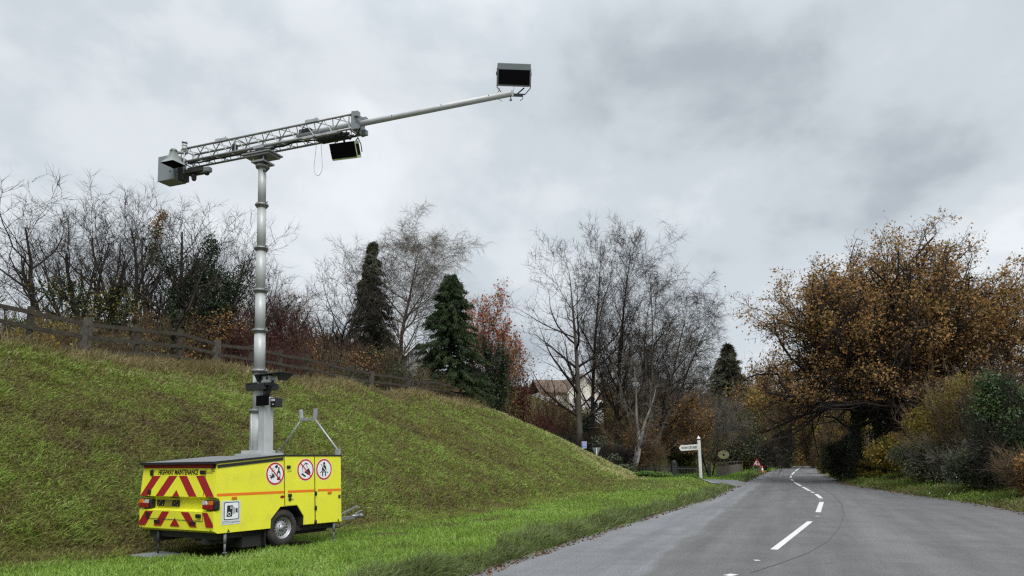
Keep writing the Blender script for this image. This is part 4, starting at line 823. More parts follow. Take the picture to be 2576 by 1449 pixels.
def bush(px, Y, pytop, wpx, label, seed, mt='olive_leaf', mc='twig_brown', name='shrub', group=None, nleaf=5000, size=.12, nst=9, lobes=7, twigs=1, deep=.5, cat='shrub', base_lift=0.0, tw=.010, tl=.4, low=.12):
    """stems and twigs with leaves in soft lobes"""
    x, y, z = place(px, Y); z += base_lift; H = top_h(px, pytop, Y, z); Wd = wid(wpx, Y); root = thing(name, label, cat, (x, y, z - .05), 0, group); rg = random.Random(seed); rng = np.random.default_rng(seed)
    st = []
    for i in range(nst):
        a = rg.random() * 6.28; o = rg.random() * Wd * .18; sp_ = rg.uniform(.1, .9)
        st.append(((o * math.cos(a), o * math.sin(a) * deep, 0), (sp_ * math.cos(a), sp_ * math.sin(a) * deep, 1), H * rg.uniform(.6, 1.0), .03 * rg.uniform(.6, 1.3)))
    K = fit(skeleton(seed, SHRUB, st), H * .97, Wd * .95); K[:, [1, 4]] *= deep + .3
    A = K; V, Fc = tubes(A, 0, 4); rn = np.repeat(rng.random(len(A)), 8)
    if twigs:
        P0, D, L, wd = spray(K, 1, twigs, tl, tw, rng, .12); s = unit(np.cross(D, rng.normal(size=D.shape))) * (wd / 2)[:, None]; e = P0 + D * L[:, None]
        V2 = np.stack([P0 - s, P0 + s, e + s * .3, e - s * .3], 1).reshape(-1, 3); Fc = np.concatenate([Fc, np.arange(len(P0) * 4).reshape(-1, 4) + len(V)]); V = np.concatenate([V, V2]); rn = np.concatenate([rn, np.repeat(rng.random(len(P0)), 4)])
    bigmesh('stems', V, Fc, M[mc], root, rn)
    if nleaf:
        bl = []
        for i in range(lobes):
            a = rg.random() * 6.28; f = rg.random() ** .6 * .36; hz_ = rg.uniform(low + .12, .80); rr = rg.uniform(.16, .26) * (1.15 - hz_ * .4); bl.append(((Wd * f * math.cos(a) * 1.1, Wd * f * math.sin(a) * deep, H * hz_), (Wd * rr, Wd * rr * max(deep, .6), H * rr * .95)))
        P0 = blobs(rng, nleaf, bl); P0[:, 2] = np.abs(P0[:, 2]); tone = rng.random(nleaf) * .6 + .4 * (.5 + .5 * np.sin(P0[:, 0] * 2.3 + P0[:, 2] * 3.1 + seed))
        leaves(root, 'foliage', P0, size * rng.uniform(.5, 1.3, nleaf), mt, rng, rnd=tone)
    return root, K, rng
def leaf_ends(K, lv, n, rng, sp_=.25):
    Q = K[K[:, 8] >= lv]; i = rng.integers(0, len(Q), n); Q = Q[i]; return Q[:, :3] + (Q[:, 3:6] - Q[:, :3]) * rng.random((n, 1)) + rng.normal(size=(n, 3)) * sp_

# ------------------------------------------------------------------ bare trees behind the fence on the bank
bare_tree(150, 31, 478, 330, 'bare tree at the far left leaning left over the fence', 11, lean=(-.42, 0), tr_=0.221, per=1)
bare_tree(205, 36, 480, 300, 'tall bare tree second from the left with fine pointed twigs', 12, lean=(-.22, .1), stems=2, per=1)
r_, K, rng = bare_tree(232, 30, 545, 200, 'bare tree with olive ivy on its lower trunk behind the second fence post', 13, stems=2, tr_=0.195, per=1)
ivy_on(r_, K, rng, 3200, 3.6, .5, .11, 1.5); leaves(r_, 'foliage', leaf_ends(K[K[:, 2] < 3.6], 1, 1500, rng, .3), .10 * rng.uniform(.6, 1.3, 1500), 'olive_leaf', rng)
bare_tree(338, 37, 492, 330, 'many stemmed bare tree fanning upward left of the mast', 14, stems=5, tr_=0.195, per=1, spread=.34)
r_, K, rng = bare_tree(372, 41, 498, 230, 'bare tree with a clump of dead brown leaves near its top', 15, stems=2, per=1)
H_ = np.percentile(K[:, 5], 99); P0 = blobs(rng, 900, [((.1, 0, H_ * .86), (.45, .4, .9)), ((-.15, 0, H_ * .72), (.4, .4, .8)), ((.35, 0, H_ * .93), (.3, .3, .4))]); leaves(r_, 'foliage', P0, .13 * rng.uniform(.6, 1.3, 900), 'oak_leaf', rng)
r_, K, rng = bare_tree(412, 34, 548, 250, 'bare tree with a dark ivy covered trunk leaning right', 16, lean=(.16, 0), tr_=0.208, per=1)
ivy_on(r_, K, rng, 3000, 4.2, .28, .11)
r_, K, rng = bare_tree(500, 38, 528, 300, 'broad bare tree smothered in dark green ivy left of the mast', 17, stems=3, tr_=0.208, per=1)
ivy_on(r_, K, rng, 9000, 6.4, .8, .13, 1.2); H_ = np.percentile(K[:, 5], 99)
leaves(r_, 'ivy', blobs(rng, 7000, [((.0, 0, H_ * .62), (.9, .9, 1.3)), ((.4, 0, H_ * .45), (1.2, 1, 1.2)), ((-.9, 0, H_ * .55), (.6, .6, .6)), ((1.35, 0, H_ * .58), (.5, .5, .8)), ((.3, 0, H_ * .80), (.5, .5, .7))]), .13 * rng.uniform(.6, 1.3, 7000), 'ivy_leaf', rng)
bare_tree(585, 42, 575, 210, 'bare tree just left of the mast with a rounded top', 18, stems=2, per=1)
bare_tree(30, 40, 520, 260, 'bare tree cut by the left edge of the picture', 19, stems=2, per=1)
bare_tree(640, 40, 690, 200, 'low bare tree with dark red twigs directly behind the mast', 22, stems=4, mc='twig_red', per=1)
bare_tree(725, 42, 690, 190, 'reddish bare tree spreading right of the mast', 23, stems=3, mc='twig_red', per=1, lean=(-.1, 0))
bare_tree(830, 46, 580, 330, 'wide bare tree with one straight trunk right of the mast', 24, tr_=.2, per=1, P=dict(BARE, n=[30, 9, 5], ang=[.95, .7, .8], start=[.15, .2, .15], ratio=[.62, .45, .5]))
# understorey along the fence
us = [(95, 27, 735, 260, 'twig_brown', 'olive_leaf', 900), (20, 30, 745, 150, 'twig_dark', 'holly_leaf', 2400), (160, 29, 740, 190, 'twig_brown', 'bramble_leaf', 1500), (285, 32, 735, 200, 'twig_brown', 'olive_leaf', 800), (385, 33, 735, 190, 'twig_brown', 'oak_leaf', 500), (300, 29, 790, 170, 'twig_brown', 'bramble_leaf', 700),
      (455, 36, 770, 170, 'twig_brown', 'olive_leaf', 900), (540, 37, 720, 210, 'twig_red', 'oak_leaf', 900), (610, 38, 745, 170, 'twig_red', 'darkred_leaf', 700), (690, 38, 780, 170, 'twig_red', 'darkred_leaf', 400), (760, 40, 800, 170, 'twig_red', 'oak_leaf', 400), (840, 42, 830, 160, 'twig_brown', 'bramble_leaf', 900),
      (900, 44, 800, 160, 'twig_red', 'oak_leaf', 600), (965, 46, 830, 160, 'twig_brown', 'ivy_leaf', 2600), (1045, 46, 870, 150, 'twig_brown', 'bramble_leaf', 900), (1090, 47, 930, 120, 'twig_brown', 'olive_leaf', 900), (1150, 47.5, 965, 120, 'twig_brown', 'laurel_leaf', 900)]
ul = ['tangled brown undergrowth behind the first fence post on the left', 'dark evergreen shrub at the left edge behind the fence', 'brambly shrub behind the fence below the leaning tree', 'brown twiggy shrub behind the fence below the many stemmed tree', 'brown shrub with scattered dead leaves behind the third fence post', 'low bramble patch at the fence left of the third post',
      'olive twiggy shrub at the foot of the ivy trunk', 'rusty brown shrub under the ivy smothered tree', 'dark red twiggy shrub just left of the mast', 'red twigged shrub just right of the mast behind the fence', 'rust flecked shrub left of the wide bare tree', 'low shrub at the foot of the straight trunked bare tree', 'rusty shrub between the bare tree and the dark conifer', 'ivy covered shrub under the tall birch', 'brown shrub between the birch and the green cypress', 'olive shrub at the right end of the fence', 'bright green shrub under the green cypress']
for i, ((px, Y, py, wp, mc, ml, nl), lb) in enumerate(zip(us, ul)): bush(px, Y, py + 34, wp, lb, 100 + i, ml, mc, 'shrub', 'shrubs behind the fence', nl, .12, 9, 8, 1, .8, tw=.011, tl=.4)
r_, K, rng = bush(118, 20.9, 832, 36, 'small bush of orange yellow leaves by the first fence post', 131, 'yellow_leaf', 'twig_brown', 'shrub', None, 420, .08, 4, 4, 0, .8)

# ------------------------------------------------------------------ conifers, birch and coloured trees in the middle
conifer(930, 50, 605, 215, 'narrow dark brownish conifer left of the tall birch', 31, 'spruce_spray', droop=.6, dens=45000, shape=.95, size=.20)
r_, K, rng = bare_tree(1004, 52, 506, 265, 'tallest birch with a reddish trunk and fine drooping twigs', 32, P=dict(BIRCH, n=[36, 11, 6], start=[.18, .2, .15]), mt='twig_red', mc='twig_grey', tr_=.26, per=2, sl=.6, sw=.012, up=-.35, name='birch_tree', group=None)
conifer(1133, 49, 690, 225, 'dense dark green cypress with a nodding top', 33, 'cypress_spray', droop=.6, dens=85000, shape=.62, base=.02, size=.19)
r_, K, rng = bare_tree(1235, 57, 735, 175, 'tree with red leaves at its top and pale leaves below beside the cypress', 34, P=dict(BARE, n=[14, 8, 5]), stems=3, per=2, mc='twig_brown', name='autumn_tree', group=None)
E_ = leaf_ends(K, 2, 8000, rng, .25); H_ = np.percentile(K[:, 5], 99); hi = E_[:, 2] / H_ + .12 * rng.normal(size=len(E_)); up_ = (hi > .62); md = ~up_ & (rng.random(len(E_)) < .42)
leaves(r_, 'foliage', E_[up_], .20 * rng.uniform(.5, 1.3, up_.sum()), 'red_leaf', rng); leaves(r_, 'foliage', E_[md], .15 * rng.uniform(.5, 1.3, md.sum()), 'pale_leaf', rng)
r_, K, rng = bare_tree(1243, 51, 845, 60, 'dark ivy covered stump of a tree right of the cypress', 35, stems=2, per=1, name='ivy_tree', group=None); ivy_on(r_, K, rng, 7000, 6, .55, .14, 1.5)
bush(1325, 57, 905, 165, 'dense dark red bush above the end of the bank', 36, 'darkred_leaf', 'twig_red', 'shrub', None, 12000, .13, 12, 9, 2, .8)
bush(1395, 62, 960, 150, 'rusty brown thicket left of the first beech trunk', 37, 'oak_leaf', 'twig_brown', 'shrub', 'shrubs below the beeches', 1200, .13, 14, 9, 3, .8, tw=.015, tl=.6)
# beeches and the multi stemmed birch
r_, K, rng = bare_tree(1456, 58, 585, 240, 'leftmost tall bare beech behind the blue sign', 41, P=BEECH, mt='bark_grey', mc='twig_dark', tr_=.36, per=1, sl=.5, sw=.018, name='beech_tree', group='tall bare beeches')
P0 = leaf_ends(K[(K[:, 5] < 9)], 1, 420, rng, .4); leaves(r_, 'foliage', P0, .17 * rng.uniform(.6, 1.3, len(P0)), 'orange_leaf', rng)
bare_tree(1492, 60, 548, 160, 'middle tall bare beech with the highest top', 42, P=BEECH, mt='bark_dark', mc='twig_dark', tr_=.28, per=1, sl=.5, sw=.018, name='beech_tree', group='tall bare beeches', lean=(.03, 0))
bare_tree(1540, 60, 565, 190, 'rightmost tall bare beech with a bent dark trunk', 43, P=dict(BEECH, wig=[.06, .07, .12, .16]), mt='bark_dark', mc='twig_dark', tr_=.28, per=1, sl=.5, sw=.018, name='beech_tree', group='tall bare beeches', lean=(.09, 0))
r_, K, rng = bare_tree(1610, 57, 600, 300, 'broad many stemmed bare birch with drooping twigs right of the beeches', 44, P=BIRCH, mt='bark_grey', mc='twig_dark', stems=5, tr_=.19, per=1, sl=.6, sw=.016, up=-.3, name='birch_tree', group=None, spread=.30, lean=(.12, 0))
r_, K, rng = bare_tree(1586, 53, 900, 150, 'leaning white barked birch trunk above the metal railing', 45, P=dict(BIRCH, n=[6, 5, 4], wig=[.09, .12, .15, .2]), mt='birch_bark', mc='twig_grey', stems=2, tr_=.24, per=1, name='birch_tree', group=None, lean=(.34, 0), spread=.16)
bare_tree(1530, 68, 760, 170, 'thin bare tree between the beeches and the house', 46, P=BEECH, mt='bark_dark', mc='twig_grey', tr_=.15, per=2, group=None, stems=2)
bare_tree(1690, 75, 800, 190, 'pale bare tree behind the many stemmed birch', 47, P=BIRCH, mt='bark_grey', mc='twig_grey', tr_=.15, per=3, group=None, stems=3, sw=.016)
# thickets and small trees towards the junction
bl_ = [(1545, 66, 985, 190, 'twig_brown', 'olive_leaf', 1500, 'brown thicket below the white house'), (1650, 62, 955, 190, 'twig_brown', 'oak_leaf', 500, 'tall brown hazel thicket behind the metal railing'), (1600, 55, 1030, 130, 'twig_brown', 'oak_leaf', 400, 'dense brown twig clump left of the white signpost'), (1745, 66, 945, 190, 'twig_grey', 'olive_leaf', 500, 'grey twig thicket behind the white signpost'),
       (1830, 70, 985, 170, 'twig_dark', 'bramble_leaf', 2600, 'dark thicket under the pointed spruce'), (1500, 57, 1085, 150, 'twig_dark', 'bramble_leaf', 3000, 'dark bramble mass behind the give way sign'), (1400, 55, 1080, 150, 'twig_dark', 'bramble_leaf', 2600, 'dark brambles behind the end of the bank'), (1555, 53, 1120, 110, 'twig_dark', 'bramble_leaf', 2200, 'low grey green bramble left of the birch trunk'),
       (1520, 60, 1062, 90, 'twig_red', 'oak_leaf', 900, 'russet bush between the beech trunks'), (1450, 64, 1010, 130, 'twig_dark', 'ivy_leaf', 2600, 'dark green bush in front of the house'), (1720, 60, 1095, 70, 'twig_brown', 'laurel_leaf', 2600, 'bright green shrub left of the white signpost'), (1690, 73, 1000, 150, 'twig_brown', 'oak_leaf', 1500, 'brown wooded thicket far behind the railing'),
       (1905, 82, 960, 110, 'twig_brown', 'yellow_leaf', 4200, 'yellow green tall bush beyond the roadworks sign'), (1870, 78, 1030, 100, 'twig_dark', 'olive_leaf', 3200, 'olive bush left of the roadworks sign'), (1925, 76, 1110, 60, 'twig_dark', 'bramble_leaf', 1800, 'dark hedge bush right of the traffic cone'), (1868, 78, 1090, 90, 'twig_dark', 'ivy_leaf', 2800, 'dark evergreen bush behind the wooden fence')]
for i, (px, Y, py, wp, mc, ml, nl, lb) in enumerate(bl_): bush(px, Y, py, wp, lb, 200 + i, ml, mc, 'shrub', 'thickets beyond the side road', int(nl * 1.8), .18, 14, 8, 3, .8, tw=.016, tl=.6)
conifer(1835, 92, 862, 260, 'pointed spruce above the brown thickets', 51, 'spruce_spray', 'spruce_tree', droop=.4, dens=24000, shape=.95, size=.55, group=None, top_w=.05)
r_, K, rng = bare_tree(1783, 58, 975, 150, 'small tree with orange leaves beside the white signpost', 52, P=dict(BARE, n=[12, 7, 5], ang=[.9, .8, .8]), stems=2, tr_=.09, mc='twig_grey', per=3, name='autumn_tree', group=None, sw=.014)
E_ = leaf_ends(K, 1, 8000, rng, .25); k_ = (E_[:, 0] < -.3) & (E_[:, 2] > 1.8); leaves(r_, 'foliage', E_[k_], .18 * rng.uniform(.5, 1.3, k_.sum()), 'orange_leaf', rng)
k_ = (E_[:, 0] > .5) & (E_[:, 2] < 3.5) & (rng.random(len(E_)) < .35); leaves(r_, 'foliage', E_[k_], .14 * rng.uniform(.5, 1.3, k_.sum()), 'pale_leaf', rng)

# ------------------------------------------------------------------ the oak and the right hand hedge
x, y, z = place(2215, 47); H = top_h(2215, 560, 47, z); oak = thing('oak_tree', 'great spreading oak with brown leaves beside the road', 'tree', (x, y, z - .1)); rng = np.random.default_rng(61)
Hd, Wo = H * .87, wid(740, 47) / 2; out = []; rg = random.Random(62); TR = dict(OAK, n=[0, 0, 0, 0], wig=[.04] * 5, trop=[.03] * 5)
trunks = [((-1.5, .2, 0), (-.02, 0, 1), 6.4, .34), ((.55, 0, 0), (.12, 0, 1), 6.6, .52), ((.3, .3, .6), (-.2, .1, 1), 6.2, .34), ((1.0, .4, 0), (.34, .1, 1), 5.4, .28)]; tips = []
for p_, d_, L_, r_0 in trunks:
    o_ = []; grow(rg, p_, norm3(d_), L_, r_0, 0, TR, o_); out += o_; tips += [q for q in o_[2:]] + [o_[-1]] * 2
LP = dict(OAK, seg=[6, 11, 7, 4, 3], wig=[.06, .19, .22, .24, .24], trop=[0, .035, .03, .03, .03], n=[0, 11, 7, 4], start=[0, .22, .12, .1], ang=[1, .8, .85, .85], ratio=[1, .42, .46, .5], fall=[0, .45, .4, .3])
for k in range(92):
    q = rg.choice(tips); el = math.asin(min(1, max(.0, (k + .5) / 92 * 1.02 - .02))); az = k * 2.39996 + rg.gauss(0, .25); el = max(el, .03)
    s0 = q[3:6]; d_ = (math.cos(el) * math.cos(az), math.cos(el) * math.sin(az), math.sin(el)); cz = 6.3
    tgt = (.9 + d_[0] * Wo, d_[1] * Wo * .8, cz + d_[2] * (Hd - cz)); v_ = tuple(tgt[i] - s0[i] for i in range(3)); ln_ = math.sqrt(sum(c * c for c in v_)); dd = norm3((v_[0], v_[1], v_[2] - .05 * ln_))
    grow(rg, s0, dd, ln_ * rg.uniform(.95, 1.12), (.11 + .08 * rg.random() ** 2), 1, LP, out)
K = np.array(out)
wood(oak, K, 1.5, 'trunk', 'crown', 'bark_dark', 'twig_dark', rng, 9)
lim = []; rg = random.Random(5); grow(rg, (-1.5, 0, 4.4), norm3((-1, -.2, .12)), 6.6, .17, 1, dict(OAK, wig=[0, .09, .14, .2, .2], trop=[0, .0, .05, .05, .05]), lim); grow(rg, (-1.5, 0, 3.0), norm3((-1, -.1, .35)), 2.4, .09, 2, OAK, lim); lim = np.array(lim)
V, Fc = tubes(lim, 0, 7); bigmesh('low_limb', V, Fc, M['bark_dark'], oak, np.repeat(rng.random(len(lim)), 14), True)
KK = np.concatenate([K, lim[lim[:, 8] >= 3]]); E_ = leaf_ends(KK, 3, 190000, rng, .15); cl = np.sin(E_[:, 0] * 1.9 + 1 + np.sin(E_[:, 2] * 1.1)) + np.sin(E_[:, 2] * 2.6 + E_[:, 0] * .7) + np.sin(E_[:, 1] * 1.8 + E_[:, 2] * .6); keep = (E_[:, 2] > 4.6) & (rng.random(len(E_)) < .48 + .34 * cl)
E_ = E_[keep]; leaves(oak, 'foliage', E_, .165 * rng.uniform(.35, 1.35, len(E_)), 'oak_leaf', rng, rnd=rng.random(len(E_)) * .75 + .12 * cl[keep] + .12)
ivy_on(oak, K, rng, 9000, 5.2, .30, .15)
hb = [(2100, 58, 1085, 80, 'twig_brown', 'olive_leaf', 3200, .17, 'olive hedge bush where the right verge begins'), (2120, 50, 1085, 100, 'twig_dark', 'bramble_leaf', 4200, .16, 'grey green bush left of the oak trunk'), (2275, 41, 1065, 160, 'twig_brown', 'olive_leaf', 4600, .15, 'rounded olive brown bush just right of the oak trunk'), (2310, 47, 985, 190, 'twig_brown', 'olive_leaf', 5200, .15, 'tall olive bush right of the oak'),
      (2345, 35.5, 1080, 190, 'twig_grey', 'bramble_leaf', 5200, .13, 'grey bramble mound in front of the yellow bush'), (2430, 34.5, 900, 270, 'twig_brown', 'olive_leaf', 9000, .14, 'large olive hazel in the right hedge'), (2480, 29.5, 1090, 210, 'twig_grey', 'bramble_leaf', 5200, .12, 'grey green brambles below the hazel'), (2550, 28, 875, 240, 'twig_dark', 'holly_leaf', 14000, .12, 'dark green holly at the right edge of the picture'),
      (2200, 46, 1145, 110, 'twig_dark', 'olive_leaf', 3200, .15, 'dark leafy bush at the foot of the oak'), (2545, 36, 905, 190, 'twig_brown', 'olive_leaf', 4200, .14, 'olive bush behind the holly'), (2075, 68, 1090, 60, 'twig_brown', 'olive_leaf', 1800, .18, 'farthest bush of the right hedge'), (2610, 25, 1130, 130, 'twig_brown', 'oak_leaf', 2500, .11, 'russet bracken clump under the holly'),
      (2390, 50, 930, 200, 'twig_grey', 'olive_leaf', 1200, .16, 'grey twiggy bush behind the hazel')]
for i, (px, Y, py, wp, mc, ml, nl, sz, lb) in enumerate(hb): bush(px, Y, py, wp, lb, 300 + i, ml, mc, 'shrub', 'bushes of the right hedge', int(nl * 1.6), sz, 14, 10, 2, .9, tw=.013, tl=.5, low=.0)
r_, K, rng = bare_tree(2575, 40, 690, 260, 'brown leaved tree at the right edge behind the holly', 63, P=dict(BARE, n=[14, 8, 6]), tr_=.25, per=2, name='autumn_tree', group=None, lean=(-.05, 0)); E_ = leaf_ends(K, 2, 9000, rng, .25); leaves(r_, 'foliage', E_, .17 * rng.uniform(.5, 1.3, len(E_)), 'oak_leaf', rng)
# trees over the far end of the road
ft = [(1925, 104, 940, 190, 'twig_dark', 'olive_leaf', 5000, 'dark olive tree left of the far end of the road'), (1985, 122, 945, 190, 'twig_brown', 'oak_leaf', 6500, 'brown oak arching over the far end of the road'), (2070, 118, 950, 190, 'twig_brown', 'oak_leaf', 7000, 'rusty brown tree right of the far end of the road'), (2045, 100, 1040, 60, 'twig_brown', 'olive_leaf', 3600, 'olive bush right of the road end'), (2030, 138, 985, 230, 'twig_brown', 'olive_leaf', 7000, 'olive tree closing the view down the road'),
      (1960, 96, 1075, 60, 'twig_dark', 'bramble_leaf', 2600, 'dark hedge along the left side of the far road'), (2120, 95, 1000, 130, 'twig_brown', 'yellow_leaf', 5200, 'yellow brown tree behind the oak trunk'), (1990, 128, 1080, 150, 'twig_dark', 'bramble_leaf', 6000, 'dark bushes across the far bend'), (2060, 126, 1075, 150, 'twig_dark', 'bramble_leaf', 6000, 'dark bush right of the dark bushes across the bend'), (1888, 116, 925, 150, 'twig_brown', 'oak_leaf', 2500, 'tall brown tree in the gap between the spruce and the oak')]
for i, (px, Y, py, wp, mc, ml, nl, lb) in enumerate(ft): bush(px, Y, py, wp, lb, 400 + i, ml, mc, 'tree' if 'tree' in lb or 'oak' in lb else 'shrub', 'trees round the far bend', int(nl * 1.5), .30, 14, 10, 3, 1.0, tw=.03, tl=1.0, cat='tree' if 'tree' in lb or 'oak' in lb else 'shrub', low=.0)
# far wood on the hills: reads as one mass
rng = np.random.default_rng(77); pts = []; dr = []
for px, Y, py, wp in [(1450, 150, 985, 220), (1560, 160, 960, 250), (1680, 165, 945, 260), (1780, 160, 955, 220), (1900, 150, 905, 220), (1990, 165, 945, 250), (2100, 165, 960, 260), (2250, 150, 980, 260), (2420, 130, 960, 300), (2560, 120, 940, 280), (1330, 140, 1000, 200), (60, 90, 760, 300), (330, 95, 770, 300), (600, 95, 800, 300), (850, 95, 850, 300)]:
    x, y, z = place(px, Y); zt = at(px, py, Y)[2]; n = 5200; Wd = wid(wp, Y); q = np.stack([x + rng.uniform(-.55, .55, n) * Wd, y + rng.uniform(-8, 8, n), np.zeros(n)], 1); g0 = gz(q[:, 0], q[:, 1])
    hh = (zt - g0) * (.72 + .28 * np.sin(q[:, 0] * .55 + px) * np.sin(q[:, 0] * .21 + 1) + .12 * rng.normal(size=n)); hh = np.maximum(hh, 1.5); q[:, 2] = g0 + hh * rng.random(n) ** .7 * .92; pts.append(q)
q = np.concatenate(pts); D = unit(rng.normal(size=q.shape) * .5 + np.array([0, 0, .9])); V, Fc = blades(q, D, rng.uniform(.6, 1.8, len(q)), rng.uniform(.05, .30, len(q)), rng)
o = bigmesh('woodland', V, Fc, M['twig_brown'], None, np.repeat(rng.random(len(q)), 3)); tag(o, 'brown bare woodland on the far hillside', 'woodland', kind='stuff')

# ------------------------------------------------------------------ post and rail fence along the top of the bank
fr_ = thing('rail_fence', 'weathered wooden post and rail fence running along the top of the grass bank', 'fence', (-13.65, 20.7, float(gz(-13.65, 20.7)))); rg = random.Random(8)
fp = []
for k in range(-2, 17):
    x, y = -13.65 + .642 * k, 20.7 + 1.715 * k; fp.append((x + 13.65, y - 20.7, float(gz(x, y)) - fr_.location.z))
fdir = math.atan2(1.715, .642); Rz = Matrix.Rotation(fdir, 3, 'Z')
for k, p in enumerate(fp):
    big_ = k in (3, 6, 12); wq = .085 if big_ else .065; hh = 1.42 + rg.uniform(-.05, .07); b = MB()
    for dx, dy, h2, w2 in ([(0, 0, hh, wq)] + ([(-.17, -.05, hh - .16, .075)] if big_ else [])):
        b.prism([(-w2, -w2), (w2, -w2), (w2, w2), (-w2, w2)], (-.3, h2), lambda a, c, d: tuple(Vector(p) + Rz @ Vector((a + dx * 3.2 * 0 + dx, c + dy, 0)) + Vector((rg.uniform(-.004, .004) + .02 * d, 0, d))))
    b.build('post', M['fence_pale' if big_ else 'fence_wood'], fr_)
for k in range(len(fp) - 1):
    for h in (.42, .82, 1.22):
        p, q = Vector(fp[k]), Vector(fp[k + 1]); d = (q - p).normalized(); n = Vector((-d.y, d.x, 0)).normalized(); j0, j1 = rg.uniform(-.03, .03), rg.uniform(-.03, .03); b = MB(); o = n * .085
        vs = []
        for P_, j in ((p, j0), (q, j1)):
            for s1_, s2_ in ((-.02, -.06), (.02, -.06), (.02, .06), (-.02, .06)): vs.append(P_ - o + n * s1_ + Vector((0, 0, h + j + s2_)))
        b.add(vs, [(0, 1, 2, 3), (7, 6, 5, 4), (0, 4, 5, 1), (1, 5, 6, 2), (2, 6, 7, 3), (3, 7, 4, 0)]); b.build('rail', M['fence_wood'], fr_)

# ------------------------------------------------------------------ signs at the junction
x, y, z = place(1762, 51); z = max(z, .02); sp_ = thing('fingerpost', 'white wooden fingerpost with one arm pointing left at the junction', 'signpost', (x, y, z)); sp_.rotation_euler = (0, R(-2.2), 0)
b = MB(); b.prism([(-.10, -.10), (.10, -.10), (.10, .10), (-.10, .10)], (-.1, 2.72), lambda a, c, d: (a, c, d)); b.build('post', M['sign_white'], sp_, bevel=.01)
b = MB(); b.box((-.125, -.125, 2.72), (.125, .125, 2.78)); b.build('collar', M['post_dark'], sp_)
b = MB(); b.add([(-.115, -.115, 2.78), (.115, -.115, 2.78), (.115, .115, 2.78), (-.115, .115, 2.78), (0, 0, 3.0)], [(0, 1, 2, 3), (0, 1, 4), (1, 2, 4), (2, 3, 4), (3, 0, 4)]); b.build('cap', M['sign_white'], sp_)
b = MB(); b.prism([(-.09, 2.40), (-.09, 2.02), (-1.28, 1.99), (-1.42, 2.19), (-1.28, 2.37)], (.14, .11), lambda a, c, d: (a, -d, c)); arm = b.build('arm', M['sign_white'], sp_)
text('SEVEN CROSSES', .20, arm, frame((-.71, -.145, 2.195), (1, 0, .015), (0, 0, 1)), 'lettering', M['post_dark'], bold=.006, fitw=1.08, fith=.17)
x, y, z = place(1467.5, 50); bs = thing('information_sign', 'small blue sign with white lines on a grey pole behind the bank', 'sign', (x, y, z)); zt = float(at(1467, 1110.5, 50)[2]) - z; zb = float(at(1467, 1128, 50)[2]) - z
b = MB(); b.cyl((0, 0, -.2), (0, 0, zt - .03), .036, n=12); b.build('pole', M['galvanised'], bs)
b = MB(); b.prism(rrect(-.10, zb, .22, zt, .03), (.05, .035), lambda a, c, d: (a, -d, c)); b.m = 1; b.flat(rrect(-.085, zb + .015, .205, zt - .015, .025), lambda a, c, d: (a, -d, c), .0515); b.m = 0
h_ = zt - zb
for f, w0, w1 in ((.80, -.06, .18), (.62, -.06, .18), (.40, -.03, .15), (.18, -.03, .15)): b.flat([(w0, zb + f * h_ - .018), (w1, zb + f * h_ - .018), (w1, zb + f * h_ + .018), (w0, zb + f * h_ + .018)], lambda a, c, d: (a, -d, c), .053)
b.build('plate', [M['white_film'], M['sign_blue']], bs)
x, y, z = place(1500, 50.5); gw = thing('give_way_sign', 'grey back of a triangular give way sign on a thin pole', 'sign', (x, y, z), R(-38)); zt = float(at(1500, 1125.8, 50.5)[2]) - z
b = MB(); b.cyl((.03, 0, -.2), (.03, 0, zt - .02), .036, n=12); b.build('pole', M['galvanised'], gw)
b = MB(); b.prism([(-.34, zt), (.34, zt), (.02, zt - .59), (-.02, zt - .59)], (-.045, -.06), lambda a, c, d: (a, -d, c)); b.m = 1; b.box((-.30, .038, zt - .13), (.30, .046, zt - .10)); b.box((-.2, .038, zt - .34), (.2, .046, zt - .31)); b.m = 2
b.flat([(-.33, zt - .005), (.33, zt - .005), (0, zt - .58)], lambda a, c, d: (a, -d, c), -.0615); b.build('plate', [M['sign_back'], M['galvanised'], M['sign_red']], gw)
x, y, z = place(1903.5, 72); z = max(z, 0.02); rw_ = thing('roadworks_sign', 'red bordered triangular roadworks sign on a low metal frame beside the road', 'sign', (x, y, z), R(-8)); zt = float(at(1903, 1153, 72)[2]) - z; zb = float(at(1903, 1170.5, 72)[2]) - z
fy = lambda a, c, d: (a, -d, c)
b = MB(); b.prism([(-.39, zb), (.39, zb), (.0, zt)], (.0, .02), fy); b.m = 1; b.flat([(-.28, zb + .065), (.28, zb + .065), (0, zt - .13)], fy, .022); b.m = 2
b.flat([(-.20, zb + .08), (-.06, zb + .08), (-.10, zb + .17), (-.15, zb + .18)], fy, .024); b.flat([(.0, zb + .08), (.05, zb + .08), (.10, zb + .22), (.16, zb + .08), (.21, zb + .08), (.12, zb + .34), (.02, zb + .32), (-.08, zb + .20), (-.04, zb + .18), (.03, zb + .24)], fy, .024); b.flat(circ(.03, zb + .38, .045, 10), fy, .024)
b.build('plate', [M['sign_red'], M['white_film'], M['post_dark']], rw_)
b = MB()
for sx_ in (-.30, .30): b.cyl((sx_, -.02, 0), (sx_, .02, zb + .1), .018, n=8); b.cyl((sx_, .02, zb), (sx_, .45, 0), .018, n=8)
b.cyl((-.30, .0, .16), (.30, .0, .16), .016, n=8); b.cyl((-.30, .01, zb - .05), (.30, .01, zb - .05), .016, n=8); b.build('frame', M['galvanised'], rw_)
x2, y2, z2 = place(1903, 71.8); sbg = MB(); sbg.bevbox((-.2, -.18, 0), (.2, .12, .16), .06); o = sbg.build('sandbag', M['black_plastic']); o.location = (x2, y2 - .1, max(z2, .02)); tag(o, 'black sandbag weighing down the roadworks sign frame', 'sandbag')
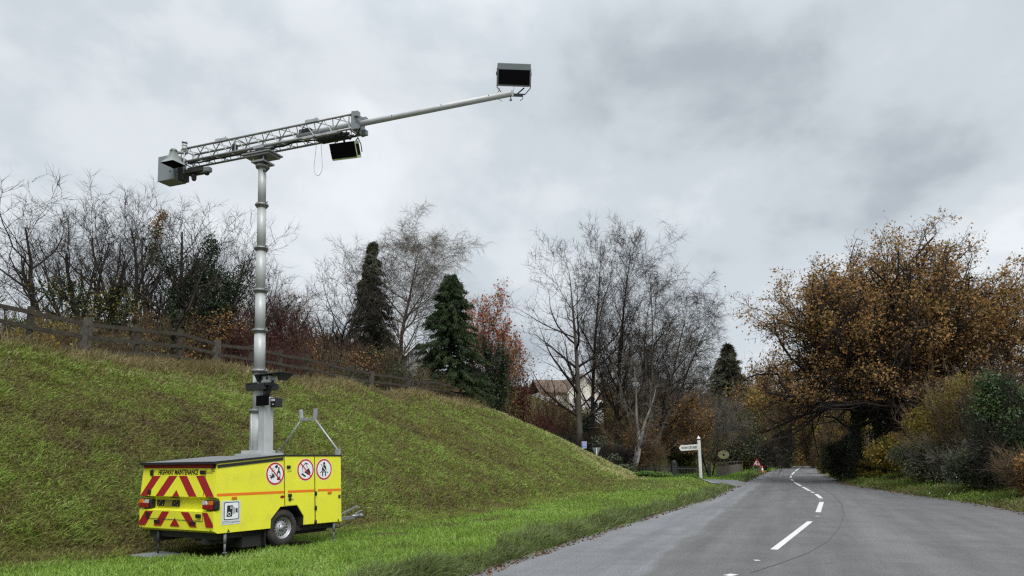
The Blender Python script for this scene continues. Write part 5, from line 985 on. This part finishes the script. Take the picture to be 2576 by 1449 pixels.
x, y, z = place(1916.5, 71); z = max(z, .02); cn = thing('traffic_cone', 'orange and white traffic cone right of the roadworks sign', 'cone', (x, y, z))
b = MB(); b.bevbox((-.2, -.2, 0), (.2, .2, .05), .012); b.build('base', M['cone_orange'], cn)
b = MB(); b.lathe([(.15, .05), (.115, .22)], (0, 0, 0), (0, 0, 1), 18); b.lathe([(.075, .45), (.035, .66), (0, .665)], (0, 0, 0), (0, 0, 1), 18); b.m = 1; b.lathe([(.115, .22), (.075, .45)], (0, 0, 0), (0, 0, 1), 18); b.build('body', [M['cone_orange'], M['white_film']], cn)
# railings, pillar, post, board fence, round disc
x0, y0, z0 = place(1603, 54.5); x1, y1, z1 = place(1766, 53.5); z0, z1 = max(z0, .05), max(z1, .05); ra = thing('metal_railing', 'black metal railing with hooped tops in front of the garden', 'railing', (x0, y0, z0)); n = 44; L = x1 - x0
b = MB()
for k in range(0, n + 1):
    xx = L * k / n; yy = (y1 - y0) * k / n; zz = (z1 - z0) * k / n
    if 1 < k < 23 and k % 2 == 0: b.tube([(xx, yy, zz), (xx, yy, zz + .86), (xx + L / n * .5, yy, zz + .98), (xx + L / n, yy, zz + .86), (xx + L / n, yy, zz)], .014, 5)
    elif k >= 24: b.cyl((xx, yy, zz), (xx, yy, zz + .80), .012, n=5); b.cyl((xx, yy, zz + .8), (xx, yy, zz + .87), .012, .001, 5)
b.build('bars', M['rail_paint'], ra)
for h in (.15, .62):
    b = MB(); b.box((0, -.012, h), (L, .012, h + .05)); b.build('rail', M['rail_paint'], ra)
for k in (0, 23, 44):
    b = MB(); xx = L * k / n; yy = (y1 - y0) * k / n; b.prism([(-.05, -.05), (.05, -.05), (.05, .05), (-.05, .05)], (-.1, .85), lambda a, c, d: (xx + a, yy + c, d)); b.build('post', M['fence_wood'], ra)
x, y, z = place(1695.5, 53); z = max(z, .05); gp = thing('gate_pillar', 'squat dark stone pillar with a rounded cap among the low shrubs', 'pillar', (x, y, z))
b = MB(); b.prism([(-.19, -.19), (.19, -.19), (.19, .19), (-.19, .19)], (-.1, .98), lambda a, c, d: (a * (1.1 - .1 * d), c * (1.1 - .1 * d), d)); b.build('shaft', M['post_dark'], gp, bevel=.02)
b = MB(); b.box((-.22, -.22, .98), (.22, .22, 1.05)); b.lathe([(.17, 1.05), (.19, 1.14), (.13, 1.24), (.05, 1.30), (.0, 1.31)], (0, 0, 0), (0, 0, 1), 14); b.build('cap', M['post_dark'], gp)
x, y, z = place(1783.5, 52); z = max(z, .05); b = MB(); b.prism([(-.10, -.10), (.10, -.10), (.10, .10), (-.10, .10)], (-.1, 1.05), lambda a, c, d: (a, c, d)); b.prism([(-.10, -.10), (.10, -.10), (.10, .10), (-.10, .10)], (1.05, 1.10), lambda a, c, d: (a * (1 - (d - 1.05) * 10), c * (1 - (d - 1.05) * 10), d)); o = b.build('gate_post', M['post_dark']); o.location = (x, y, z); tag(o, 'dark square gate post at the end of the board fence', 'post')
p0 = np.array(place(1806, 53.5)); p1 = np.array(place(1868, 72)); p0[2] = max(p0[2], .03); p1[2] = max(p1[2], .03); bf = thing('board_fence', 'low brown vertical board fence running away along the far verge', 'fence', tuple(p0)); d = p1 - p0; Lf_ = float(np.hypot(d[0], d[1])); ang = math.atan2(d[1], d[0]); bf.rotation_euler = (0, 0, ang); sl_ = d[2] / Lf_; b = MB(); rg = random.Random(3); xx = 0
while xx < Lf_ - .2:
    h = .72 + rg.uniform(-.02, .03); j = rg.uniform(-.006, .006); b.box((xx, -.012 + j, .03 + sl_ * xx), (xx + .2, .012 + j, h + sl_ * xx)); xx += .215
b.build('boards', M['dark_board'], bf)
for h in (.72, 1.02):
    b = MB(); b.prism([(0, h), (Lf_, h + sl_ * Lf_), (Lf_, h + .05 + sl_ * Lf_), (0, h + .05)], (.02, .07), lambda a, c, d: (a, d, c)); b.build('rail', M['dark_board'], bf)
for k in range(9):
    xx = Lf_ * k / 8; b = MB(); b.box((xx - .05, .03, -.1), (xx + .05, .13, 1.1 + sl_ * xx)); b.build('post', M['dark_board'], bf)
x, y, z = place(1820, 57); z = max(z, .05); dz = thing('round_disc_sign', 'round cream disc with a dark centre on a thin dark post', 'sign', (x, y, z)); zc_ = float(at(1820, 1144, 57)[2]) - z
b = MB(); b.cyl((-.0, .06, -.1), (0, .06, zc_), .03, n=8); b.build('post', M['post_dark'], dz)
b = MB(); o_ = [(.43 * math.cos(q), zc_ + .33 * math.sin(q)) for q in np.linspace(0, 6.2832, 29)[:-1]]; b.prism(o_, (.0, .05), fy); b.m = 1; b.flat([(.10 * math.cos(q), zc_ + .09 * math.sin(q)) for q in np.linspace(0, 6.2832, 17)[:-1]], fy, .052); b.build('disc', [M['cream_disc'], M['post_dark']], dz)
# houses
def house(name, label, px, Y, wpx, py_apex, py_eave, length, yaw, wallm, roofm, extra=None):
    x, y, z = place(px, Y); W_ = wid(wpx, Y); za = float(at(px, py_apex, Y)[2]) - z; ze = float(at(px, py_eave, Y)[2]) - z; h = thing(name, label, 'house', (x, y, z), R(yaw))
    b = MB(); b.prism([(-W_ / 2, -1), (W_ / 2, -1), (W_ / 2, ze), (0, za), (-W_ / 2, ze)], (0, length), lambda a, c, d: (a, d, c)); b.build('wall', M[wallm], h)
    s_ = (za - ze) / (W_ / 2); o_ = .35
    for sg in (-1, 1):
        b = MB(); b.prism([(0, za + .06), (sg * (W_ / 2 + o_), ze - s_ * o_ + .06), (sg * (W_ / 2 + o_), ze - s_ * o_ + .20), (0, za + .24)], (-.3, length + .3), lambda a, c, d: (a, d, c)); b.build('roof', M[roofm], h)
        b = MB(); b.prism([(0, za - .05), (sg * (W_ / 2 + o_), ze - s_ * o_ - .05), (sg * (W_ / 2 + o_), ze - s_ * o_ + .14), (0, za + .16)], (-.36, -.31), lambda a, c, d: (a, d, c)); b.build('bargeboard', M['mirror_white'], h)
    return h, W_, za, ze
h, W_, za, ze = house('bungalow', 'white gabled house with a brown roof on the hill behind the beeches', 1470, 110, 78, 942, 985, 12, 12, 'house_wall', 'house_roof')
b = MB(); b.prism([(-6.2, -1), (-W_ / 2 + .1, -1), (-W_ / 2 + .1, ze), (-6.2, ze)], (1.5, 9), lambda a, c, d: (a, d, c)); b.build('wing', M['house_wall'], h)
b = MB(); b.prism([(1.1, ze - .2), (1.1, ze), (5.2, ze + 2.2), (9.3, ze), (9.3, ze - .2), (5.2, ze + 2.0)], (-6.6, -W_ / 2 + .6), lambda a, c, d: (d, a, c)); b.build('roof', M['house_roof'], h)
for wx, wz in ((-1.2, ze - 1.4), (1.2, ze - 1.4), (-4.4, ze - 1.5)):
    yy = 0 if wx > -3 else 1.5; b = MB(); b.box((wx - .55, yy - .05, wz - .5), (wx + .55, yy + .02, wz + .5)); f_ = b.build('window', M['mirror_white'], h); b = MB(); b.box((wx - .47, yy - .07, wz - .42), (wx - .03, yy - .04, wz + .42)); b.box((wx + .03, yy - .07, wz - .42), (wx + .47, yy - .04, wz + .42)); b.build('pane', M['window_dark'], f_)
x, y, z = place(1506, 98); zb, zt = float(at(1506, 1031, 98)[2]) - z, float(at(1506, 1007, 98)[2]) - z; cs = thing('conservatory', 'white framed garden room with dark glass right of the white house', 'building', (x, y, z))
b = MB(); b.box((-.75, .0, -1), (.75, 3, zt - .1)); b.build('glazing', M['window_dark'], cs)
b = MB(); b.box((-.85, -.1, zt - .32), (.85, 3.1, zt)); 
for xx in (-.8, -.05, .7): b.box((xx, -.06, -1), (xx + .1, .06, zt - .32))
b.box((-.7, -.05, zb + .1), (.7, .05, zb + .2)); b.box((-.8, -.08, -1), (.8, .08, zb)); b.build('frame', M['mirror_white'], cs)
house('cottage', 'pale grey house gable glimpsed between the birch and the green cypress', 1050, 78, 56, 862, 890, 9, 14, 'slate_roof', 'slate_roof')

# ------------------------------------------------------------------ low plants and grass
lp = [(1630, 48, 1182, 110, 'laurel_leaf', 2600, 'low bright green shrub beyond the end of the bank'), (1720, 50, 1190, 80, 'laurel_leaf', 1600, 'low leafy shrub left of the signpost foot'), (1660, 51, 1178, 80, 'bramble_leaf', 1600, 'low bramble below the metal railing'), (1565, 49, 1165, 70, 'bramble_leaf', 1800, 'dark low bush behind the tip of the bank')]
for i, (px, Y, py, wp, ml, nl, lb) in enumerate(lp): bush(px, Y, py, wp, lb, 500 + i, ml, 'twig_dark', 'shrub', 'low shrubs by the junction', nl * 2, .15, 5, 10, 0, .8, low=.0)
b = []; rng = np.random.default_rng(9); x, y, z = place(2390, 29); q = np.stack([x + rng.normal(size=45) * .45, y + rng.normal(size=45) * .25, z + .15 + np.abs(rng.normal(size=45)) * .35], 1)
o = leaves(None, 'white_flowers', q, .055 * rng.uniform(.5, 1.2, 45), 'birch_bark', rng); o.data.materials[0] = M['sign_white']; tag(o, 'pale white flowering weed at the foot of the right hedge', 'plant')
leafmat('verge_blade', [(0.16, 0.14, 0.06), (0.15, 0.20, 0.042), (0.19, 0.31, 0.042), (0.25, 0.41, 0.06), (0.38, 0.48, 0.17)], 0.6, 0.3, 0.3)
leafmat('bank_blade', [(0.085, 0.058, 0.034), (0.17, 0.135, 0.065), (0.20, 0.19, 0.055), (0.20, 0.25, 0.05), (0.215, 0.36, 0.055), (0.44, 0.40, 0.19)], 0.7, 0.25, 0.2)
leafmat('tall_blade', [(0.09, 0.075, 0.033), (0.17, 0.14, 0.055), (0.28, 0.23, 0.11), (0.40, 0.33, 0.19)], 0.7, 0.3, 0.2)
leafmat('edge_blade', [(0.08, 0.085, 0.038), (0.125, 0.16, 0.052), (0.18, 0.235, 0.07), (0.32, 0.36, 0.16)], 0.6, 0.3, 0.3)
leafmat('litter', [(0.06, 0.035, 0.02), (0.12, 0.06, 0.03), (0.20, 0.12, 0.06)], 0.8, 0.1)
def scatter(n, d0, d1, a0, a1, rng):
    d = np.exp(rng.uniform(math.log(d0), math.log(d1), n)); a = rng.uniform(R(a0), R(a1), n); return d * np.sin(a), d * np.cos(a), d
def patch(u, v, s, ph=0): return np.sin(u * s + 1.3 * np.sin(v * s * .8 + ph)) * np.sin(v * s * 1.1 + ph + .9 * np.sin(u * s * .6)) 
def under_trailer(x, y):
    X = (x - TO[0]) * TF[0] + (y - TO[1]) * TF[1]; Y = (x - TO[0]) * TL[0] + (y - TO[1]) * TL[1]; return X, Y
def grass(name, label, x, y, d, keep, L, wd, lean, tone, mt, rng, spread=.5):
    x, y, d, L, wd, tone = x[keep], y[keep], d[keep], L[keep], wd[keep], tone[keep]; P0 = np.stack([x, y, gz(x, y) - .01], 1)
    D = unit(rng.normal(size=P0.shape) * spread * np.array([1, 1, .3]) + np.array([0, 0, 1.0]) + (lean[keep] if np.ndim(lean) == 2 else lean))
    # two-piece blade that bends over
    s = unit(np.cross(D, rng.normal(size=D.shape))) * (wd / 2)[:, None]; mid_ = P0 + D * L[:, None] * .55; tip = mid_ + unit(D + rng.normal(size=D.shape) * .35 + np.array([0, 0, -.45])) * L[:, None] * .5
    V = np.stack([P0 - s, P0 + s, mid_ + s * .75, mid_ - s * .75, tip], 1).reshape(-1, 3); k = np.arange(len(P0))[:, None] * 5
    Fc = np.concatenate([k + np.array([0, 1, 2]), k + np.array([0, 2, 3]), k + np.array([3, 2, 4])]); o = bigmesh(name, V, Fc, M[mt], None, np.repeat(np.clip(tone, 0, 1), 5)); return tag(o, label, 'grass', kind='stuff')
rng = np.random.default_rng(21)
# bright verge
x, y, d = scatter(330000, 9, 75, -38, 36, rng); u, v = uv(x, y); dl = v - vl(u); T_ = vtoe(u); X, Y = under_trailer(x, y); inside = (X > .1) & (X < 2.7) & (Y > .25) & (Y < 1.9)
edge_in = T_ - .2 - .55 * patch(u, v, .9)
keep = (dl > .05 + .25 * np.clip(patch(u, v, 1.9, 2), 0, 1)) & (v < np.where(u < 47, edge_in, vl(u) + 3.2)) & (u > -5) & ~inside & ~((X > -.4) & (X < .5) & (Y > 1.2) & (Y < 2.25)) & ~near_side_road(u, v, .1) & (u < 90)
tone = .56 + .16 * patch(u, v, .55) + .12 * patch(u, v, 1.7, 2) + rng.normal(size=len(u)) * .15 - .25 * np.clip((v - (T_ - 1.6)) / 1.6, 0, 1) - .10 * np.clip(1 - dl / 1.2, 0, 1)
tuft = np.clip(patch(u, v, 2.3, 1) + patch(u, v, 4.1, 3) * .6, 0, 2)
for q_ in ((1015, 1382), (880, 1420), (1180, 1350), (1290, 1375), (700, 1425), (1420, 1310)):
    g_ = G(*q_, .08); rr2 = (x - g_[0]) ** 2 + (y - g_[1]) ** 2; tuft = tuft + 3.0 * np.exp(-rr2 / .05); tone = tone - .22 * np.exp(-rr2 / .05)
for q_ in ((1262, 1303), (1328, 1281), (1130, 1322), (1225, 1312), (985, 1345)):
    g_ = G(*q_, .03); keep &= ((x - g_[0]) / .55) ** 2 + ((y - g_[1]) / .45) ** 2 > .5 + .5 * rng.random(len(x))
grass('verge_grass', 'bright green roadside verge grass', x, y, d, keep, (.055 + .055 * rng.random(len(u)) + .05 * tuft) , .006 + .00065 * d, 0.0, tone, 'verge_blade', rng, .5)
# long dull grass hanging over the road edge
x, y, d = scatter(420000, 9, 75, -25, 36, rng); u, v = uv(x, y); dl = v - vl(u); w_ = .66 + .34 * patch(u, v, 1.1, 1)
keep = (dl > -.02) & (dl < w_) & ~near_side_road(u, v, .1) & (u < 80); tf = np.clip(.5 + .5 * patch(u, v, 3.1, 2), 0, 1)
tone = .42 + rng.normal(size=len(u)) * .2 + .15 * patch(u, v, 2.2) + .3 * (dl - .4); ln2 = np.stack([EV[0] * -np.ones(len(u)), EV[1] * -np.ones(len(u)), np.zeros(len(u))], 1) * .45
grass('edge_grass', 'long dull grass overhanging the left edge of the road', x, y, d, keep, .12 + .14 * rng.random(len(u)) + .20 * tf ** 2, .006 + .0007 * d, ln2, tone + .22 * (tf - .5), 'edge_blade', rng, .6)
# mown bank
x, y, d = scatter(700000, 9.5, 75, -41, 14, rng); u, v = uv(x, y); T_ = vtoe(u); X, Y = under_trailer(x, y)
keep = ~((X > -.4) & (X < .5) & (Y > 1.2) & (Y < 2.25)) & (v > T_ - .9) & (v < 20.2) & (u < 54) & (u > -12); t_ = (v - T_) / (20.6 - T_)
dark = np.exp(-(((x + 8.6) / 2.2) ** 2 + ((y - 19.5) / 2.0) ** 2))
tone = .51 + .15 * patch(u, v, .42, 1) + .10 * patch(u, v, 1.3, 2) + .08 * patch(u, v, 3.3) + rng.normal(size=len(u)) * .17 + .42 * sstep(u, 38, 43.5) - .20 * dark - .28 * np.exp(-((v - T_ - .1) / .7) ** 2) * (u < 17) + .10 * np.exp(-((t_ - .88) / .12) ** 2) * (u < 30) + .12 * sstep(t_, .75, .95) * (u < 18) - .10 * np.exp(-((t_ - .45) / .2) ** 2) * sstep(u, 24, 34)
dn = np.stack([-EV[0] * np.ones(len(u)), -EV[1] * np.ones(len(u)), np.zeros(len(u))], 1) * .55 + np.array([.25, .1, 0])
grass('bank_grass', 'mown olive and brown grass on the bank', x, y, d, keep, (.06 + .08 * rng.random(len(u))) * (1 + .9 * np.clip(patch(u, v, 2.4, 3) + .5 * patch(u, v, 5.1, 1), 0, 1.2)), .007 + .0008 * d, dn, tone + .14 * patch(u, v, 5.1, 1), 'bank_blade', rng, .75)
# dead grass on the crest
x, y, d = scatter(420000, 16, 70, -41, 12, rng); u, v = uv(x, y); cv2 = 19.6 + .5 * patch(u, v, .8); h_ = np.exp(-((v - 19.6) / 1.3) ** 2)
keep = (v > 17.2) & (v < 22.4) & (u > 5) & (u < 47) & (rng.random(len(u)) < (.25 + .75 * h_) * np.where(v < 18.6, .5 + .5 * patch(u, v, 1.2, 1), 1) * np.where(u < 15.5, .35, 1))
tone = .55 + rng.normal(size=len(u)) * .22 + .2 * patch(u, v, 1.1); grass('dead_grass', 'tall dead pale grass along the fence line', x, y, d, keep, (.20 + .40 * rng.random(len(u))) * (.5 + .5 * h_), .007 + .0006 * d, np.array([.35, -.1, 0]), tone, 'tall_blade', rng, .5)
# right verge and hedge bottom, far lawns
x, y, d = scatter(300000, 14, 90, 6, 46, rng); u, v = uv(x, y); dr = vr(u) - v; keep = (dr > .02) & (dr < 4.5) & (u < 110); tone = .24 + .2 * patch(u, v, .8) + rng.normal(size=len(u)) * .18 - .12 * np.clip(1 - dr / .5, 0, 1)
grass('right_verge_grass', 'rough green grass along the right edge of the road', x, y, d, keep, (.08 + .16 * rng.random(len(u))) * (1 + .8 * np.clip(patch(u, v, 1.7, 2), 0, 1)) + .16 * np.clip(dr - 1.0, 0, 1), .008 + .0008 * d, 0.0, tone, 'verge_blade', rng, .6)
x, y, d = scatter(160000, 45, 120, -12, 24, rng); u, v = uv(x, y); keep = (v > vl(u) + .1) & (u > 48) & ~near_side_road(u, v, .2) & ((v < 8.5) | (np.hypot(x - 10.2, y - 75) < 5)); tone = .62 + .15 * patch(u, v, .3) + rng.normal(size=len(u)) * .14
grass('garden_grass', 'green lawn and far verge beyond the side road', x, y, d, keep, .10 + .10 * rng.random(len(u)), .05 + .0006 * d, 0.0, tone, 'verge_blade', rng, .6)
# fallen leaves along the kerb line
x, y, d = scatter(60000, 9, 80, -15, 40, rng); u, v = uv(x, y); dl = v - vl(u); dr = vr(u) - v; k_ = ((np.abs(dl + .10) < .16 + .1 * patch(u, v, 1.5)) | (np.abs(dr + .15) < .3 + .2 * patch(u, v, 1.2)) | ((dl > .3) & (rng.random(len(u)) < .02) & (v < 20))) & (u < 85)
P0 = np.stack([x[k_], y[k_], np.maximum(gz(x[k_], y[k_]), 0) + .012], 1); V, Fc = leafquads(P0, .035 + .0016 * d[k_], rng, .8); o = bigmesh('fallen_leaves', V, Fc, M['litter'], None, np.repeat(rng.random(len(P0)), 4)); tag(o, 'brown fallen leaves along the road edges', 'leaves', kind='stuff')
